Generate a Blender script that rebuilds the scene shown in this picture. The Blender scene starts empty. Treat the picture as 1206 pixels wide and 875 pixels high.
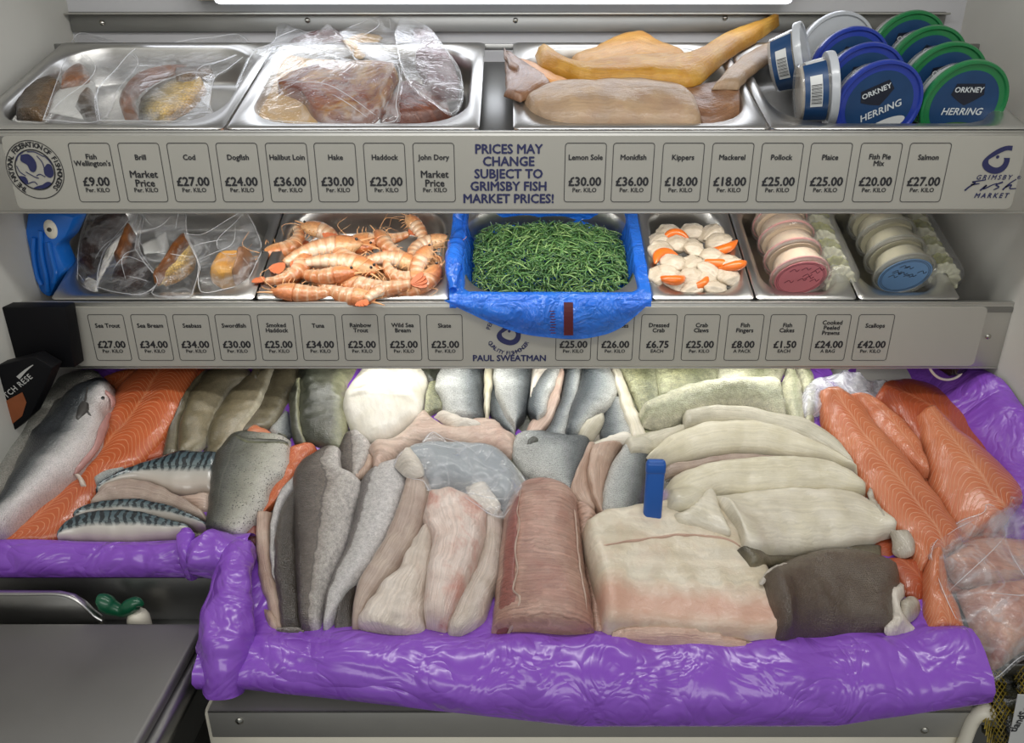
import bpy, bmesh, math, random
import numpy as np
from mathutils import Vector, Matrix, noise, geometry

random.seed(7)
rng = np.random.default_rng(7)
S = bpy.context.scene
COL = S.collection
W, H, F = 1206, 875, 870.0            # frame and focal length in pixels
PITCH = math.radians(22.0)
CAMZ = 1.55

# ---------------------------------------------------------------- camera
cd = bpy.data.cameras.new('camera')
cam = bpy.data.objects.new('camera', cd)
COL.objects.link(cam)
cam.location = (0, 0, CAMZ)
cam.rotation_euler = (math.pi / 2 - PITCH, 0, 0)
cd.sensor_width = 36.0
cd.lens = 36.0 * F / W
cd.clip_start = 0.02
S.camera = cam

# ---------------------------------------------------------------- world, lights, exposure
S.view_settings.view_transform = 'Standard'
S.view_settings.look = 'None'
S.view_settings.exposure = 0.0
S.view_settings.gamma = 1.0
S.view_settings.use_curve_mapping = False
wd = bpy.data.worlds.new('world')
S.world = wd
wd.use_nodes = True
wd.node_tree.nodes['Background'].inputs[0].default_value = (0.93, 0.97, 1.0, 1)
wd.node_tree.nodes['Background'].inputs[1].default_value = 0.29


def area(name, loc, target, sx, sy, power, color=(1, 1, 1)):
    l = bpy.data.lights.new(name, 'AREA')
    l.shape = 'RECTANGLE'
    l.size, l.size_y, l.energy, l.color = sx, sy, power, color
    o = bpy.data.objects.new(name, l)
    COL.objects.link(o)
    o.location = loc
    o.rotation_euler = (Vector(target) - Vector(loc)).to_track_quat('-Z', 'Y').to_euler()
    o['kind'] = 'helper'
    return o


# daylight from the open serving side behind the customer, and the lamps of the kiosk
area('serving_side_daylight', (0.0, -1.00, 2.00), (0.0, 1.05, 1.05), 2.6, 0.6, 15.5, (1.0, 0.985, 0.95))
area('kiosk_ceiling_lamp', (0.0, 0.72, 2.07), (0.0, 0.98, 0.9), 1.5, 0.10, 7.0, (1.0, 0.99, 0.96))
area('back_tube_glow', (-0.05, 1.36, 1.66), (-0.05, 1.06, 1.0), 1.2, 0.05, 0.45, (0.86, 0.90, 1.0))
area('upper_shelf_strip', (0.0, 1.135, 1.385), (0.0, 1.28, 1.15), 1.15, 0.03, 1.7, (1.0, 0.98, 0.93))
area('under_shelf_strip', (0.12, 1.185, 1.091), (0.12, 1.215, 0.95), 0.95, 0.02, 0.62, (1.0, 1.0, 0.95))


# ---------------------------------------------------------------- projection helpers
CAM = np.array([0.0, 0.0, CAMZ])
FWD = np.array([0, math.cos(PITCH), -math.sin(PITCH)])
UPV = np.array([0, math.sin(PITCH), math.cos(PITCH)])
RGT = np.array([1.0, 0, 0])


def ray(u, v):
    return FWD + RGT * ((u - W / 2) / F) + UPV * ((H / 2 - v) / F)


def hit(u, v, p0, n):
    d = ray(u, v)
    return CAM + d * (np.dot(np.array(p0) - CAM, n) / np.dot(d, n))


def hit_y(u, v, Y):
    return hit(u, v, (0, Y, 0), np.array([0, 1.0, 0]))


def hit_z(u, v, Z):
    return hit(u, v, (0, 0, Z), np.array([0, 0, 1.0]))


class Plane:
    """A tilted display plane with its own heights of what already lies on it."""
    def __init__(s, o, tilt, x0, x1, y0, y1, step=0.004):
        s.o = np.array(o, float)
        t = math.radians(tilt)
        s.ex = np.array([1.0, 0, 0])
        s.ey = np.array([0, math.cos(t), math.sin(t)])
        s.n = np.array([0, -math.sin(t), math.cos(t)])
        s.x0, s.x1, s.y0, s.y1, s.step = x0, x1, y0, y1, step
        s.h = np.zeros((int((y1 - y0) / step) + 1, int((x1 - x0) / step) + 1))
        s.blur = s.h.copy()

    def ab(s, u, v, h=0.0):
        p = hit(u, v, s.o + s.n * h, s.n) - s.o
        return float(p @ s.ex), float(p @ s.ey)

    def w(s, a, b, h=0.0):
        return s.o + s.ex * a + s.ey * b + s.n * h

    def idx(s, a, b):
        i = np.clip(((np.asarray(b) - s.y0) / s.step).round().astype(int), 0, s.h.shape[0] - 1)
        j = np.clip(((np.asarray(a) - s.x0) / s.step).round().astype(int), 0, s.h.shape[1] - 1)
        return i, j

    def at(s, a, b):
        i, j = s.idx(a, b)
        return s.blur[i, j]

    def settle(s, k=3):
        g = s.h.copy()
        for _ in range(2):
            for ax in (0, 1):
                acc = np.zeros_like(g)
                for d in range(-k, k + 1):
                    acc += np.roll(g, d, ax)
                g = acc / (2 * k + 1)
        s.blur = 0.45 * g + 0.55 * np.maximum(g, s.h)

    def splat(s, A, B, Hh):
        """A,B,Hh are (n,m) grids: fill the heights densely."""
        for fs in np.linspace(0, 1, 5):
            for ft in np.linspace(0, 1, 5):
                def q(Z):
                    return ((1 - fs) * (1 - ft) * Z[:-1, :-1] + fs * (1 - ft) * Z[1:, :-1]
                            + (1 - fs) * ft * Z[:-1, 1:] + fs * ft * Z[1:, 1:])
                i, j = s.idx(q(A), q(B))
                np.maximum.at(s.h, (i.ravel(), j.ravel()), q(Hh).ravel())
        s.settle()

    def splat_pts(s, A, B, Hh):
        for da in (-.004, 0, .004):
            for db in (-.004, 0, .004):
                i, j = s.idx(A + da, B + db)
                np.maximum.at(s.h, (i, j), Hh)
        s.settle()

    def solve(s, u, v, lift=0.0):
        h = lift
        for _ in range(4):
            a, b = s.ab(u, v, h)
            h = 0.5 * h + 0.5 * (float(s.at(a, b)) + lift)
        a, b = s.ab(u, v, h)
        return a, b, h


# ---------------------------------------------------------------- object helpers
def link(name, data, parent=None, loc=None):
    o = bpy.data.objects.new(name, data)
    COL.objects.link(o)
    if loc is not None:
        o.location = loc
    if parent is not None:
        o.parent = parent
    return o


def tag(o, label=None, cat=None, group=None, kind=None):
    if label: o['label'] = label
    if cat: o['category'] = cat
    if group: o['group'] = group
    if kind: o['kind'] = kind
    return o


def thing(name, label, cat, loc, group=None, rot=None):
    o = link(name, None, None, Vector(loc))
    o.empty_display_size = 0.02
    if rot is not None:
        o.rotation_euler = rot
    return tag(o, label, cat, group)


def mesh(name, verts, faces, mat, parent=None, uv=None, smooth=True, sharp=None, world=True, origin=None, fmat=None):
    """world=True: verts are world coordinates; they are moved into the parent's (or their own) frame."""
    V = np.array(verts, float)
    o_loc = None
    if parent is not None:
        if world:
            V = V - np.array(parent.matrix_basis.translation if parent.parent is None else
                             parent.parent.matrix_basis.translation + parent.matrix_basis.translation)
    elif world:
        if origin is None:
            origin = (V[:, 0].mean(), V[:, 1].mean(), V[:, 2].min())
        V = V - np.array(origin)
        o_loc = origin
    me = bpy.data.meshes.new(name)
    me.from_pydata([tuple(p) for p in V], [], [tuple(int(i) for i in f) for f in faces])
    mats = mat if isinstance(mat, (list, tuple)) else [mat]
    for m in mats:
        me.materials.append(m)
    if fmat is not None:
        me.polygons.foreach_set('material_index', list(fmat))
    if uv is not None:
        l = me.uv_layers.new(name='uv')
        vi = np.zeros(len(me.loops), dtype=np.int64)
        me.loops.foreach_get('vertex_index', vi)
        U = np.array(uv, float)[vi]
        l.data.foreach_set('uv', U.ravel())
    if smooth:
        me.polygons.foreach_set('use_smooth', [True] * len(me.polygons))
        if sharp:
            me.set_sharp_from_angle(angle=math.radians(sharp))
    me.update()
    return link(name, me, parent, o_loc)


class MB:
    """Collects shapes into one mesh."""
    def __init__(s):
        s.v, s.f, s.m = [], [], []
        s.cur = 0

    def add(s, verts, faces):
        k = len(s.v)
        s.v += [tuple(map(float, p)) for p in verts]
        s.f += [tuple(i + k for i in f) for f in faces]
        s.m += [s.cur] * len(faces)
        return s

    def bm(s, b, M=None):
        b.verts.ensure_lookup_table()
        b.verts.index_update()
        vs = [(M @ v.co) if M is not None else v.co.copy() for v in b.verts]
        s.add(vs, [[v.index for v in f.verts] for f in b.faces])
        b.free()
        return s

    def box(s, c, size, bev=0.002, M=None, seg=2):
        b = bmesh.new()
        bmesh.ops.create_cube(b, size=1)
        bmesh.ops.scale(b, vec=size, verts=b.verts)
        if bev:
            bmesh.ops.bevel(b, geom=b.edges[:], offset=min(bev, min(size) * .45), segments=seg, affect='EDGES', profile=.5)
        X = Matrix.Translation(c)
        return s.bm(b, (M @ X) if M is not None else X)

    def tube(s, pts, r, n=10, closed=False):
        pts = [Vector(p) for p in pts]
        N = len(pts)
        rr = r if hasattr(r, '__len__') else [r] * N
        prev = None
        rings = []
        for i, p in enumerate(pts):
            if closed:
                d = pts[(i + 1) % N] - pts[i - 1]
            else:
                d = pts[min(i + 1, N - 1)] - pts[max(i - 1, 0)]
            d.normalize()
            if prev is None:
                a = d.orthogonal().normalized()
            else:
                a = (prev - d * prev.dot(d)).normalized()
            prev = a
            b = d.cross(a)
            rings.append([p + (a * math.cos(2 * math.pi * k / n) + b * math.sin(2 * math.pi * k / n)) * rr[i] for k in range(n)])
        vs = [q for R in rings for q in R]
        fs = []
        for i in range(N if closed else N - 1):
            j = (i + 1) % N
            for k in range(n):
                fs.append((i * n + k, i * n + (k + 1) % n, j * n + (k + 1) % n, j * n + k))
        if not closed:
            fs.append(tuple(range(n))[::-1])
            fs.append(tuple((N - 1) * n + k for k in range(n)))
        return s.add(vs, fs)

    def lathe(s, prof, n=40, M=None, cap0=True, cap1=True):
        vs, fs = [], []
        for (r, z) in prof:
            for k in range(n):
                a = 2 * math.pi * k / n
                vs.append(Vector((r * math.cos(a), r * math.sin(a), z)))
        for i in range(len(prof) - 1):
            for k in range(n):
                fs.append((i * n + k, i * n + (k + 1) % n, (i + 1) * n + (k + 1) % n, (i + 1) * n + k))
        if cap0: fs.append(tuple(range(n))[::-1])
        if cap1: fs.append(tuple((len(prof) - 1) * n + k for k in range(n)))
        if M is not None:
            vs = [M @ v for v in vs]
        return s.add(vs, fs)

    def loops(s, loops, close_first=False, close_last=False):
        """bridge equal-length closed loops"""
        n = len(loops[0])
        vs = [p for L in loops for p in L]
        fs = []
        for i in range(len(loops) - 1):
            for k in range(n):
                fs.append((i * n + k, i * n + (k + 1) % n, (i + 1) * n + (k + 1) % n, (i + 1) * n + k))
        if close_first: fs.append(tuple(range(n))[::-1])
        if close_last: fs.append(tuple((len(loops) - 1) * n + k for k in range(n)))
        return s.add(vs, fs)

    def grid(s, P):
        n, m = len(P), len(P[0])
        vs = [p for r in P for p in r]
        fs = [(i * m + j, i * m + j + 1, (i + 1) * m + j + 1, (i + 1) * m + j) for i in range(n - 1) for j in range(m - 1)]
        return s.add(vs, fs)

    def build(s, name, mat, parent=None, smooth=True, sharp=35, world=True, origin=None, uv=None):
        multi = isinstance(mat, (list, tuple))
        return mesh(name, s.v, s.f, mat, parent, uv, smooth, sharp, world, origin, s.m if multi else None)


def curve_pts(P, n):
    """Catmull-Rom through P, n points evenly spaced."""
    P = np.array(P, float)
    if len(P) == 1:
        return np.repeat(P, n, 0)
    if len(P) == 2:
        t = np.linspace(0, 1, n)[:, None]
        return P[0] * (1 - t) + P[1] * t
    Q = np.vstack([2 * P[0] - P[1], P, 2 * P[-1] - P[-2]])
    out = []
    for i in range(1, len(Q) - 2):
        p0, p1, p2, p3 = Q[i - 1], Q[i], Q[i + 1], Q[i + 2]
        for t in np.linspace(0, 1, 14, endpoint=False):
            out.append(.5 * (2 * p1 + (p2 - p0) * t + (2 * p0 - 5 * p1 + 4 * p2 - p3) * t * t + (3 * p1 - p0 - 3 * p2 + p3) * t ** 3))
    out.append(Q[-2])
    out = np.array(out)
    L = np.r_[0, np.cumsum(np.linalg.norm(np.diff(out[:, :2], axis=0), axis=1))]
    t = np.linspace(0, L[-1], n)
    return np.stack([np.interp(t, L, out[:, k]) for k in range(out.shape[1])], 1)


def smooth1(A, k=2):
    A = A.copy()
    for _ in range(k):
        A[1:-1] = .25 * A[:-2] + .5 * A[1:-1] + .25 * A[2:]
    return A


def nz(a, b, c=0.0, f=1.0):
    return noise.noise(Vector((a * f, b * f, c)))


_seed = [0]


def fish_loft(pl, name, L, R, thick, mat, parent=None, n=46, m=17, ends=(.06, .06), pw=3.0, lift=0.0,
              wob=.10, skew=0.0, splat=True, bumps=0.0, follow=1.0, ex=.11, ext=(.015, .03), flat=False):
    """A fillet between two outline rails (image points on the display plane), domed, lying on what is below it.
    UV: u runs along it in metres, v across from 0 (L) to 1 (R)."""
    _seed[0] += 1
    sd = _seed[0] * 3.7
    def grow(Q):
        Q = [np.array(q, float) for q in Q]
        if len(Q) < 2: return Q
        ln = sum(np.linalg.norm(Q[i + 1] - Q[i]) for i in range(len(Q) - 1))
        d0, d1 = Q[0] - Q[1], Q[-1] - Q[-2]
        Q[0] = Q[0] + d0 / (np.linalg.norm(d0) + 1e-6) * ln * ext[0]
        Q[-1] = Q[-1] + d1 / (np.linalg.norm(d1) + 1e-6) * ln * ext[1]
        return Q
    if flat:
        follow = -9.0
        sol = lambda u, v, l: (*pl.ab(u, v, l), l)
    else:
        sol = pl.solve
    Lc = curve_pts([sol(u, v, lift) for u, v in grow(L)], n)
    Rc = curve_pts([sol(u, v, lift) for u, v in grow(R)], n)
    dx = (Rc - Lc) * (ex / 2)
    jl = np.array([[nz(p[0], p[1], sd + 2, 55), nz(p[0], p[1], sd + 5, 55), 0] for p in Lc]) * .0022
    jr = np.array([[nz(p[0], p[1], sd + 3, 55), nz(p[0], p[1], sd + 6, 55), 0] for p in Rc]) * .0022
    Lc, Rc = Lc - dx + jl, Rc + dx + jr
    Lc[:, 2], Rc[:, 2] = smooth1(Lc[:, 2], 6), smooth1(Rc[:, 2], 6)
    t = np.linspace(-1, 1, m)
    t = np.sign(t) * (1 - (1 - np.abs(t)) ** 1.35)
    tt = (t + 1) / 2
    A = Lc[:, None, 0] * (1 - tt) + Rc[:, None, 0] * tt
    B = Lc[:, None, 1] * (1 - tt) + Rc[:, None, 1] * tt
    base = Lc[:, None, 2] * (1 - tt) + Rc[:, None, 2] * tt
    hm = pl.at(A, B) * follow if not flat else base.copy()
    hm = smooth1(smooth1(hm, 4).T, 3).T
    base = np.maximum(base, hm)
    base[:, 0], base[:, -1] = Lc[:, 2], Rc[:, 2]
    base = smooth1(smooth1(base, 2).T, 1).T
    s = np.linspace(0, 1, n)
    e = np.ones(n)
    if ends[0]: e = np.minimum(e, np.sqrt(np.clip(1 - (1 - np.clip(s / ends[0], 0, 1)) ** 2, 0, 1)))
    if ends[1]: e = np.minimum(e, np.sqrt(np.clip(1 - (1 - np.clip((1 - s) / ends[1], 0, 1)) ** 2, 0, 1)))
    th = np.interp(s, np.linspace(0, 1, len(thick)), thick) if hasattr(thick, '__len__') else np.full(n, thick)
    ts = np.clip(t + skew * (1 - t * t), -1, 1)
    D = th[:, None] * e[:, None] * ((1 - np.abs(ts) ** pw) ** .5)[None, :]
    if wob or bumps:
        N1 = np.array([[nz(A[i, j], B[i, j], sd, 26) for j in range(m)] for i in range(n)])
        N2 = np.array([[nz(A[i, j], B[i, j], sd + 9, 70) for j in range(m)] for i in range(n)])
        D = D * (1 + wob * 1.6 * N1 + wob * .6 * N2) + bumps * N2 * (D > 0)
    Ht = base + D
    lo = base - .0015
    Lm = .5 * (Lc + Rc)
    U = np.r_[0, np.cumsum(np.linalg.norm(np.diff(Lm[:, :2], axis=0), axis=1))]
    Pt = pl.o + A[..., None] * pl.ex + B[..., None] * pl.ey + Ht[..., None] * pl.n
    Pb = pl.o + A[..., None] * pl.ex + B[..., None] * pl.ey + lo[..., None] * pl.n
    v = [p for p in Pt.reshape(-1, 3)] + [p for p in Pb.reshape(-1, 3)]
    K = n * m
    q = [(i * m + j, i * m + j + 1, (i + 1) * m + j + 1, (i + 1) * m + j) for i in range(n - 1) for j in range(m - 1)]
    f = list(q) + [tuple(K + i for i in reversed(x)) for x in q]
    for i in range(n - 1):
        a, b_ = i * m, (i + 1) * m
        f.append((a, b_, K + b_, K + a))
        a, b_ = i * m + m - 1, (i + 1) * m + m - 1
        f.append((b_, a, K + a, K + b_))
    for j in range(m - 1):
        a, b_ = j, j + 1
        f.append((b_, a, K + a, K + b_))
        a, b_ = (n - 1) * m + j, (n - 1) * m + j + 1
        f.append((a, b_, K + b_, K + a))
    # consistent winding facing up
    e1, e2 = Pt[n // 2, m // 2 + 1] - Pt[n // 2, m // 2], Pt[n // 2 + 1, m // 2] - Pt[n // 2, m // 2]
    if np.dot(np.cross(e1, e2), pl.n) < 0:
        f = [tuple(reversed(x)) for x in f]
    uv1 = np.stack([np.broadcast_to(U[:, None], (n, m)), np.broadcast_to(tt[None, :], (n, m))], -1).reshape(-1, 2)
    o = mesh(name, v, f, mat, parent, np.vstack([uv1, uv1]))
    if splat:
        pl.splat(A, B, Ht)
    o['_c'] = [float(x) for x in Pt[n // 2, m // 2]]
    return o


def fish_poly(pl, name, out, thick, mat, parent=None, w=.02, axis=((0, 0), (1, 0)), lift=0.0, step=.006,
              wob=.1, splat=True, tilt=0.0, smooth_out=True, follow=1.0, ex=.035):
    """A piece with a free outline (image points). UV: u metres along axis, v across 0..1."""
    _seed[0] += 1
    sd = _seed[0] * 3.7
    cc = np.mean(np.array(out, float), 0)
    out = [tuple(cc + (np.array(p, float) - cc) * (1 + ex)) for p in out]
    pts = [pl.solve(u, v, lift) for u, v in out]
    if smooth_out:
        C = curve_pts(pts + [pts[0]], max(24, len(pts) * 7))[:-1]
    else:
        C = np.vstack([np.linspace(pts[i], pts[(i + 1) % len(pts)], 6, endpoint=False) for i in range(len(pts))])
    nb = len(C)
    a0, a1, b0, b1 = C[:, 0].min(), C[:, 0].max(), C[:, 1].min(), C[:, 1].max()
    seg0, seg1 = C[:, :2], np.roll(C[:, :2], -1, 0)

    def dist(P):
        d = seg1 - seg0
        tq = np.clip(((P[:, None] - seg0) * d).sum(-1) / ((d * d).sum(-1) + 1e-12), 0, 1)
        return np.sqrt((((P[:, None] - seg0 - d * tq[..., None])) ** 2).sum(-1)).min(1)

    def inside(P):
        x, y = P[:, 0:1], P[:, 1:2]
        c = ((seg0[:, 1] > y) != (seg1[:, 1] > y)) & (x < (seg1[:, 0] - seg0[:, 0]) * (y - seg0[:, 1]) / (seg1[:, 1] - seg0[:, 1] + 1e-12) + seg0[:, 0])
        return c.sum(1) % 2 == 1
    ga, gb = np.meshgrid(np.arange(a0, a1, step), np.arange(b0, b1, step))
    G = np.stack([ga.ravel() + (rng.random(ga.size) - .5) * step * .4, gb.ravel() + (rng.random(ga.size) - .5) * step * .4], 1)
    G = G[inside(G)]
    dG = dist(G)
    # a fine ring near the edge rounds it off
    G, dG = G[dG > step * .35], dG[dG > step * .35]
    allp = np.vstack([C[:, :2], G])
    dd = np.r_[np.zeros(nb), dG]
    r = geometry.delaunay_2d_cdt([Vector(p) for p in allp], [(i, (i + 1) % nb) for i in range(nb)], [], 1, 1e-7)
    vv = np.array([tuple(x) for x in r[0]])
    tris = [tuple(x) for x in r[2]]
    orig = [x[0] if len(x) else 0 for x in r[3]]
    d = np.array([dd[k] for k in orig])
    # base: inverse-distance blend of the rim heights, at least what is below
    Wt = 1.0 / (((vv[:, None] - C[None, :, :2]) ** 2).sum(-1) + 1e-5)
    base = (Wt * C[None, :, 2]).sum(1) / Wt.sum(1)
    hm = pl.at(vv[:, 0], vv[:, 1]) * follow
    rim = d < 1e-9
    base = np.where(rim, base, np.maximum(base, hm * np.clip(d / .012, 0, 1) + base * (1 - np.clip(d / .012, 0, 1))))
    k = np.clip(d / w, 0, 1)
    dome = thick * np.sqrt(np.clip(1 - (1 - k) ** 2, 0, 1))
    nn = np.array([nz(p[0], p[1], sd, 30) + .4 * nz(p[0], p[1], sd + 4, 80) for p in vv])
    dome = dome * (1 + wob * 1.6 * nn)
    top = base + dome
    N = len(vv)
    P = [pl.w(vv[i, 0], vv[i, 1], top[i]) for i in range(N)] + [pl.w(vv[i, 0], vv[i, 1], base[i] - .0015) for i in range(N)]

    def up(t):
        p, q_, s_ = vv[t[0]], vv[t[1]], vv[t[2]]
        return (q_[0] - p[0]) * (s_[1] - p[1]) - (q_[1] - p[1]) * (s_[0] - p[0]) > 0
    tris = [t if up(t) else tuple(reversed(t)) for t in tris]
    f = list(tris) + [tuple(N + i for i in reversed(t)) for t in tris]
    ec = {}
    for t in tris:
        for i in range(len(t)):
            ec[(t[i], t[(i + 1) % len(t)])] = 1
    for (a, b) in ec:
        if (b, a) not in ec:
            f.append((b, a, N + a, N + b))
    p, q_ = (np.array(pl.ab(*axis[0])), np.array(pl.ab(*axis[1])))
    ax = (q_ - p) / np.linalg.norm(q_ - p)
    pe = np.array([-ax[1], ax[0]])
    U, V = (vv - p) @ ax, (vv - p) @ pe
    V = (V - V.min()) / (V.max() - V.min() + 1e-9)
    UV = np.stack([U, V], 1)
    o = mesh(name, P, f, mat, parent, np.vstack([UV, UV]))
    if splat:
        pl.splat_pts(vv[:, 0], vv[:, 1], top)
    return o


def disp(fn, P):
    return [tuple(np.array(p) + fn(p)) for p in P]


def text_geo(s, size, bold=0.0, shear=0.0, align='CENTER', spacing=1.0, res=2):
    c = bpy.data.curves.new('t', 'FONT')
    c.body, c.size, c.offset, c.shear = s, size, bold, shear
    c.align_x, c.align_y, c.space_character, c.resolution_u = align, 'CENTER', spacing, res
    o = bpy.data.objects.new('t', c)
    COL.objects.link(o)
    bpy.context.view_layer.update()
    me = o.evaluated_get(bpy.context.evaluated_depsgraph_get()).to_mesh()
    v = [tuple(x.co) for x in me.vertices]
    f = [tuple(p.vertices) for p in me.polygons]
    o.to_mesh_clear()
    bpy.data.objects.remove(o)
    bpy.data.curves.remove(c)
    return v, f


def text(mb, s, size, M, **k):
    if not s.strip(): return
    b = k.pop('bold', 0.0)
    v, f = text_geo(s, size, **k)
    for dx, dy in ([(-b, 0), (b, 0), (0, b), (0, -b)] if b else [(0, 0)]):
        mb.add([M @ (Vector(p) + Vector((dx, dy, dx * .02 + dy * .03))) for p in v], f)


# ---------------------------------------------------------------- materials
class NT:
    def __init__(s, name):
        s.mat = bpy.data.materials.new(name)
        s.mat.use_nodes = True
        s.t = s.mat.node_tree
        s.t.nodes.clear()
        s.out = s.t.nodes.new('ShaderNodeOutputMaterial')

    def n(s, typ, ins=None, **attr):
        nd = s.t.nodes.new(typ)
        for k, v in attr.items():
            setattr(nd, k, v)
        for k, v in (ins or {}).items():
            sk = nd.inputs[k]
            if isinstance(v, bpy.types.NodeSocket):
                s.t.links.new(v, sk)
            else:
                if sk.type == 'RGBA' and len(v) == 3: v = (*v, 1)
                sk.default_value = v
        return nd

    def math(s, op, a, b=0.0, c=0.0, clamp=False):
        return s.n('ShaderNodeMath', {0: a, 1: b, 2: c}, operation=op, use_clamp=clamp).outputs[0]

    def noise(s, scale, detail=3, vec=None, rough=.5, dist=0.0):
        i = {'Scale': scale, 'Detail': detail, 'Roughness': rough, 'Distortion': dist}
        if vec is not None: i['Vector'] = vec
        else: i['Vector'] = s.obj()
        return s.n('ShaderNodeTexNoise', i).outputs['Fac']

    def obj(s):
        if not hasattr(s, '_o'):
            s._o = s.n('ShaderNodeTexCoord').outputs['Object']
        return s._o

    def uv(s):
        if not hasattr(s, '_u'):
            x = s.n('ShaderNodeSeparateXYZ', {0: s.n('ShaderNodeUVMap', uv_map='uv').outputs[0]})
            s._u = (x.outputs[0], x.outputs[1])
        return s._u

    def vec(s, x, y, z=0.0):
        return s.n('ShaderNodeCombineXYZ', {0: x, 1: y, 2: z}).outputs[0]

    def ramp(s, fac, stops, interp='LINEAR'):
        nd = s.n('ShaderNodeValToRGB', {0: fac})
        cr = nd.color_ramp
        cr.interpolation = interp
        while len(cr.elements) < len(stops): cr.elements.new(.5)
        for e, (p, c) in zip(cr.elements, stops):
            e.position = p
            e.color = (*c, 1) if len(c) == 3 else c
        return nd.outputs[0]

    def step(s, fac, lo, hi):
        return s.n('ShaderNodeMapRange', {0: fac, 1: lo, 2: hi, 3: 0.0, 4: 1.0}).outputs[0]

    def mix(s, fac, a, b, mode='MIX'):
        nd = s.n('ShaderNodeMix', data_type='RGBA', blend_type=mode)
        for sk, v in ((nd.inputs[0], fac), (nd.inputs[6], a), (nd.inputs[7], b)):
            if isinstance(v, bpy.types.NodeSocket): s.t.links.new(v, sk)
            else: sk.default_value = v if sk.type != 'RGBA' else ((*v, 1) if len(v) == 3 else v)
        return nd.outputs[2]

    def bump(s, h, strength=.3, dist=.002, normal=None):
        i = {'Height': h, 'Strength': strength, 'Distance': dist}
        if normal is not None: i['Normal'] = normal
        return s.n('ShaderNodeBump', i).outputs[0]

    def bsdf(s, col, rough=.4, **k):
        names = {'metal': 'Metallic', 'spec': 'Specular IOR Level', 'coat': 'Coat Weight', 'coatr': 'Coat Roughness', 'sss': 'Subsurface Weight',
                 'normal': 'Normal', 'alpha': 'Alpha', 'emit': 'Emission Color', 'es': 'Emission Strength', 'trans': 'Transmission Weight', 'ior': 'IOR',
                 'sheen': 'Sheen Weight', 'aniso': 'Anisotropic', 'coatn': 'Coat Normal'}
        i = {'Base Color': col, 'Roughness': rough}
        for a, b in k.items(): i[names[a]] = b
        return s.n('ShaderNodeBsdfPrincipled', i).outputs[0]

    def done(s, sh):
        s.t.links.new(sh, s.out.inputs[0])
        return s.mat


def rgb(h):
    """sRGB 0-255 -> linear"""
    return tuple(((c / 255) / 12.92 if c / 255 <= .04045 else ((c / 255 + .055) / 1.055) ** 2.4) for c in h)


def plain(name, c, rough=.5, metal=0.0, var=.06, scale=40, bump=.0, coat=0.0):
    t = NT(name)
    c = rgb(c)
    col = t.mix(t.noise(scale, 3), tuple(x * (1 - var) for x in c), tuple(min(1, x * (1 + var)) for x in c))
    k = dict(metal=metal, coat=coat)
    if bump: k['normal'] = t.bump(t.noise(scale * 2, 4), bump)
    return t.done(t.bsdf(col, rough, **k))


def steel(name, c=(176, 176, 174), rough=.32, bump=.05):
    t = NT(name)
    c = rgb(c)
    mp = t.n('ShaderNodeMapping', {0: t.obj(), 3: (3, 160, 160)}).outputs[0]
    br = t.noise(1.0, 3, mp)
    sm = t.noise(9, 4)
    col = t.mix(sm, tuple(x * .86 for x in c), tuple(min(1, x * 1.08) for x in c))
    r = t.math('ADD', t.math('MULTIPLY', sm, .16), rough - .06)
    return t.done(t.bsdf(col, r, metal=1.0, normal=t.bump(br, bump, .0005)))


def film(name, tint=(1, 1, 1), haze=.05, crease=.22, scale=30, rough=.10, gloss=.22, dens=0.0, bump=.5):
    """Thin clear plastic: see-through, hazy on its creases, glossy."""
    t = NT(name)
    w = t.noise(scale * .5, 3, dist=1.4)
    ridge = t.math('SUBTRACT', 1.0, t.math('ABSOLUTE', t.math('MULTIPLY_ADD', w, 14.0, -7.0)), clamp=True)
    w2 = t.noise(scale, 3, dist=2.0)
    ridge2 = t.math('SUBTRACT', 1.0, t.math('ABSOLUTE', t.math('MULTIPLY_ADD', w2, 18.0, -8.6)), clamp=True)
    rd = t.math('MAXIMUM', ridge, t.math('MULTIPLY', ridge2, .6))
    nrm = t.bump(t.math('ADD', t.math('MULTIPLY', w, 1.0), t.math('MULTIPLY', rd, .10)), bump, .008)
    lw = t.n('ShaderNodeLayerWeight', {'Blend': .25, 'Normal': nrm}).outputs['Facing']
    fac = t.math('ADD', t.math('MULTIPLY_ADD', t.math('POWER', rd, 2.0), crease, haze), t.math('MULTIPLY', t.math('POWER', lw, 3.0), .10), clamp=True)
    body = t.bsdf((*tint,), rough, spec=.5, normal=nrm)
    gl = t.n('ShaderNodeBsdfGlossy', {'Color': (1, 1, 1), 'Roughness': rough, 'Normal': nrm}).outputs[0]
    tr = t.n('ShaderNodeBsdfTransparent', {0: (1, 1, 1)}).outputs[0]
    m1 = t.n('ShaderNodeMixShader', {0: fac, 1: tr, 2: body}).outputs[0]
    fr = t.n('ShaderNodeFresnel', {'IOR': 1.4, 'Normal': nrm}).outputs[0]
    m2 = t.n('ShaderNodeMixShader', {0: t.math('MULTIPLY', fr, gloss, clamp=True), 1: m1, 2: gl}).outputs[0]
    return t.done(m2)


def wet(t, col, rough=.3, bumpn=None, coat=.35, sss=0.0):
    k = dict(spec=.45, coat=coat, coatr=.12)
    if bumpn is not None:
        k['normal'] = bumpn
        k['coatn'] = bumpn
    return t.done(t.bsdf(col, rough, **k))


def scales_h(t, freq=420):
    u, v = t.uv()
    vv = t.n('ShaderNodeTexVoronoi', {'Vector': t.obj(), 'Scale': freq, 'Randomness': .55}).outputs['Distance']
    return vv


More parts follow.
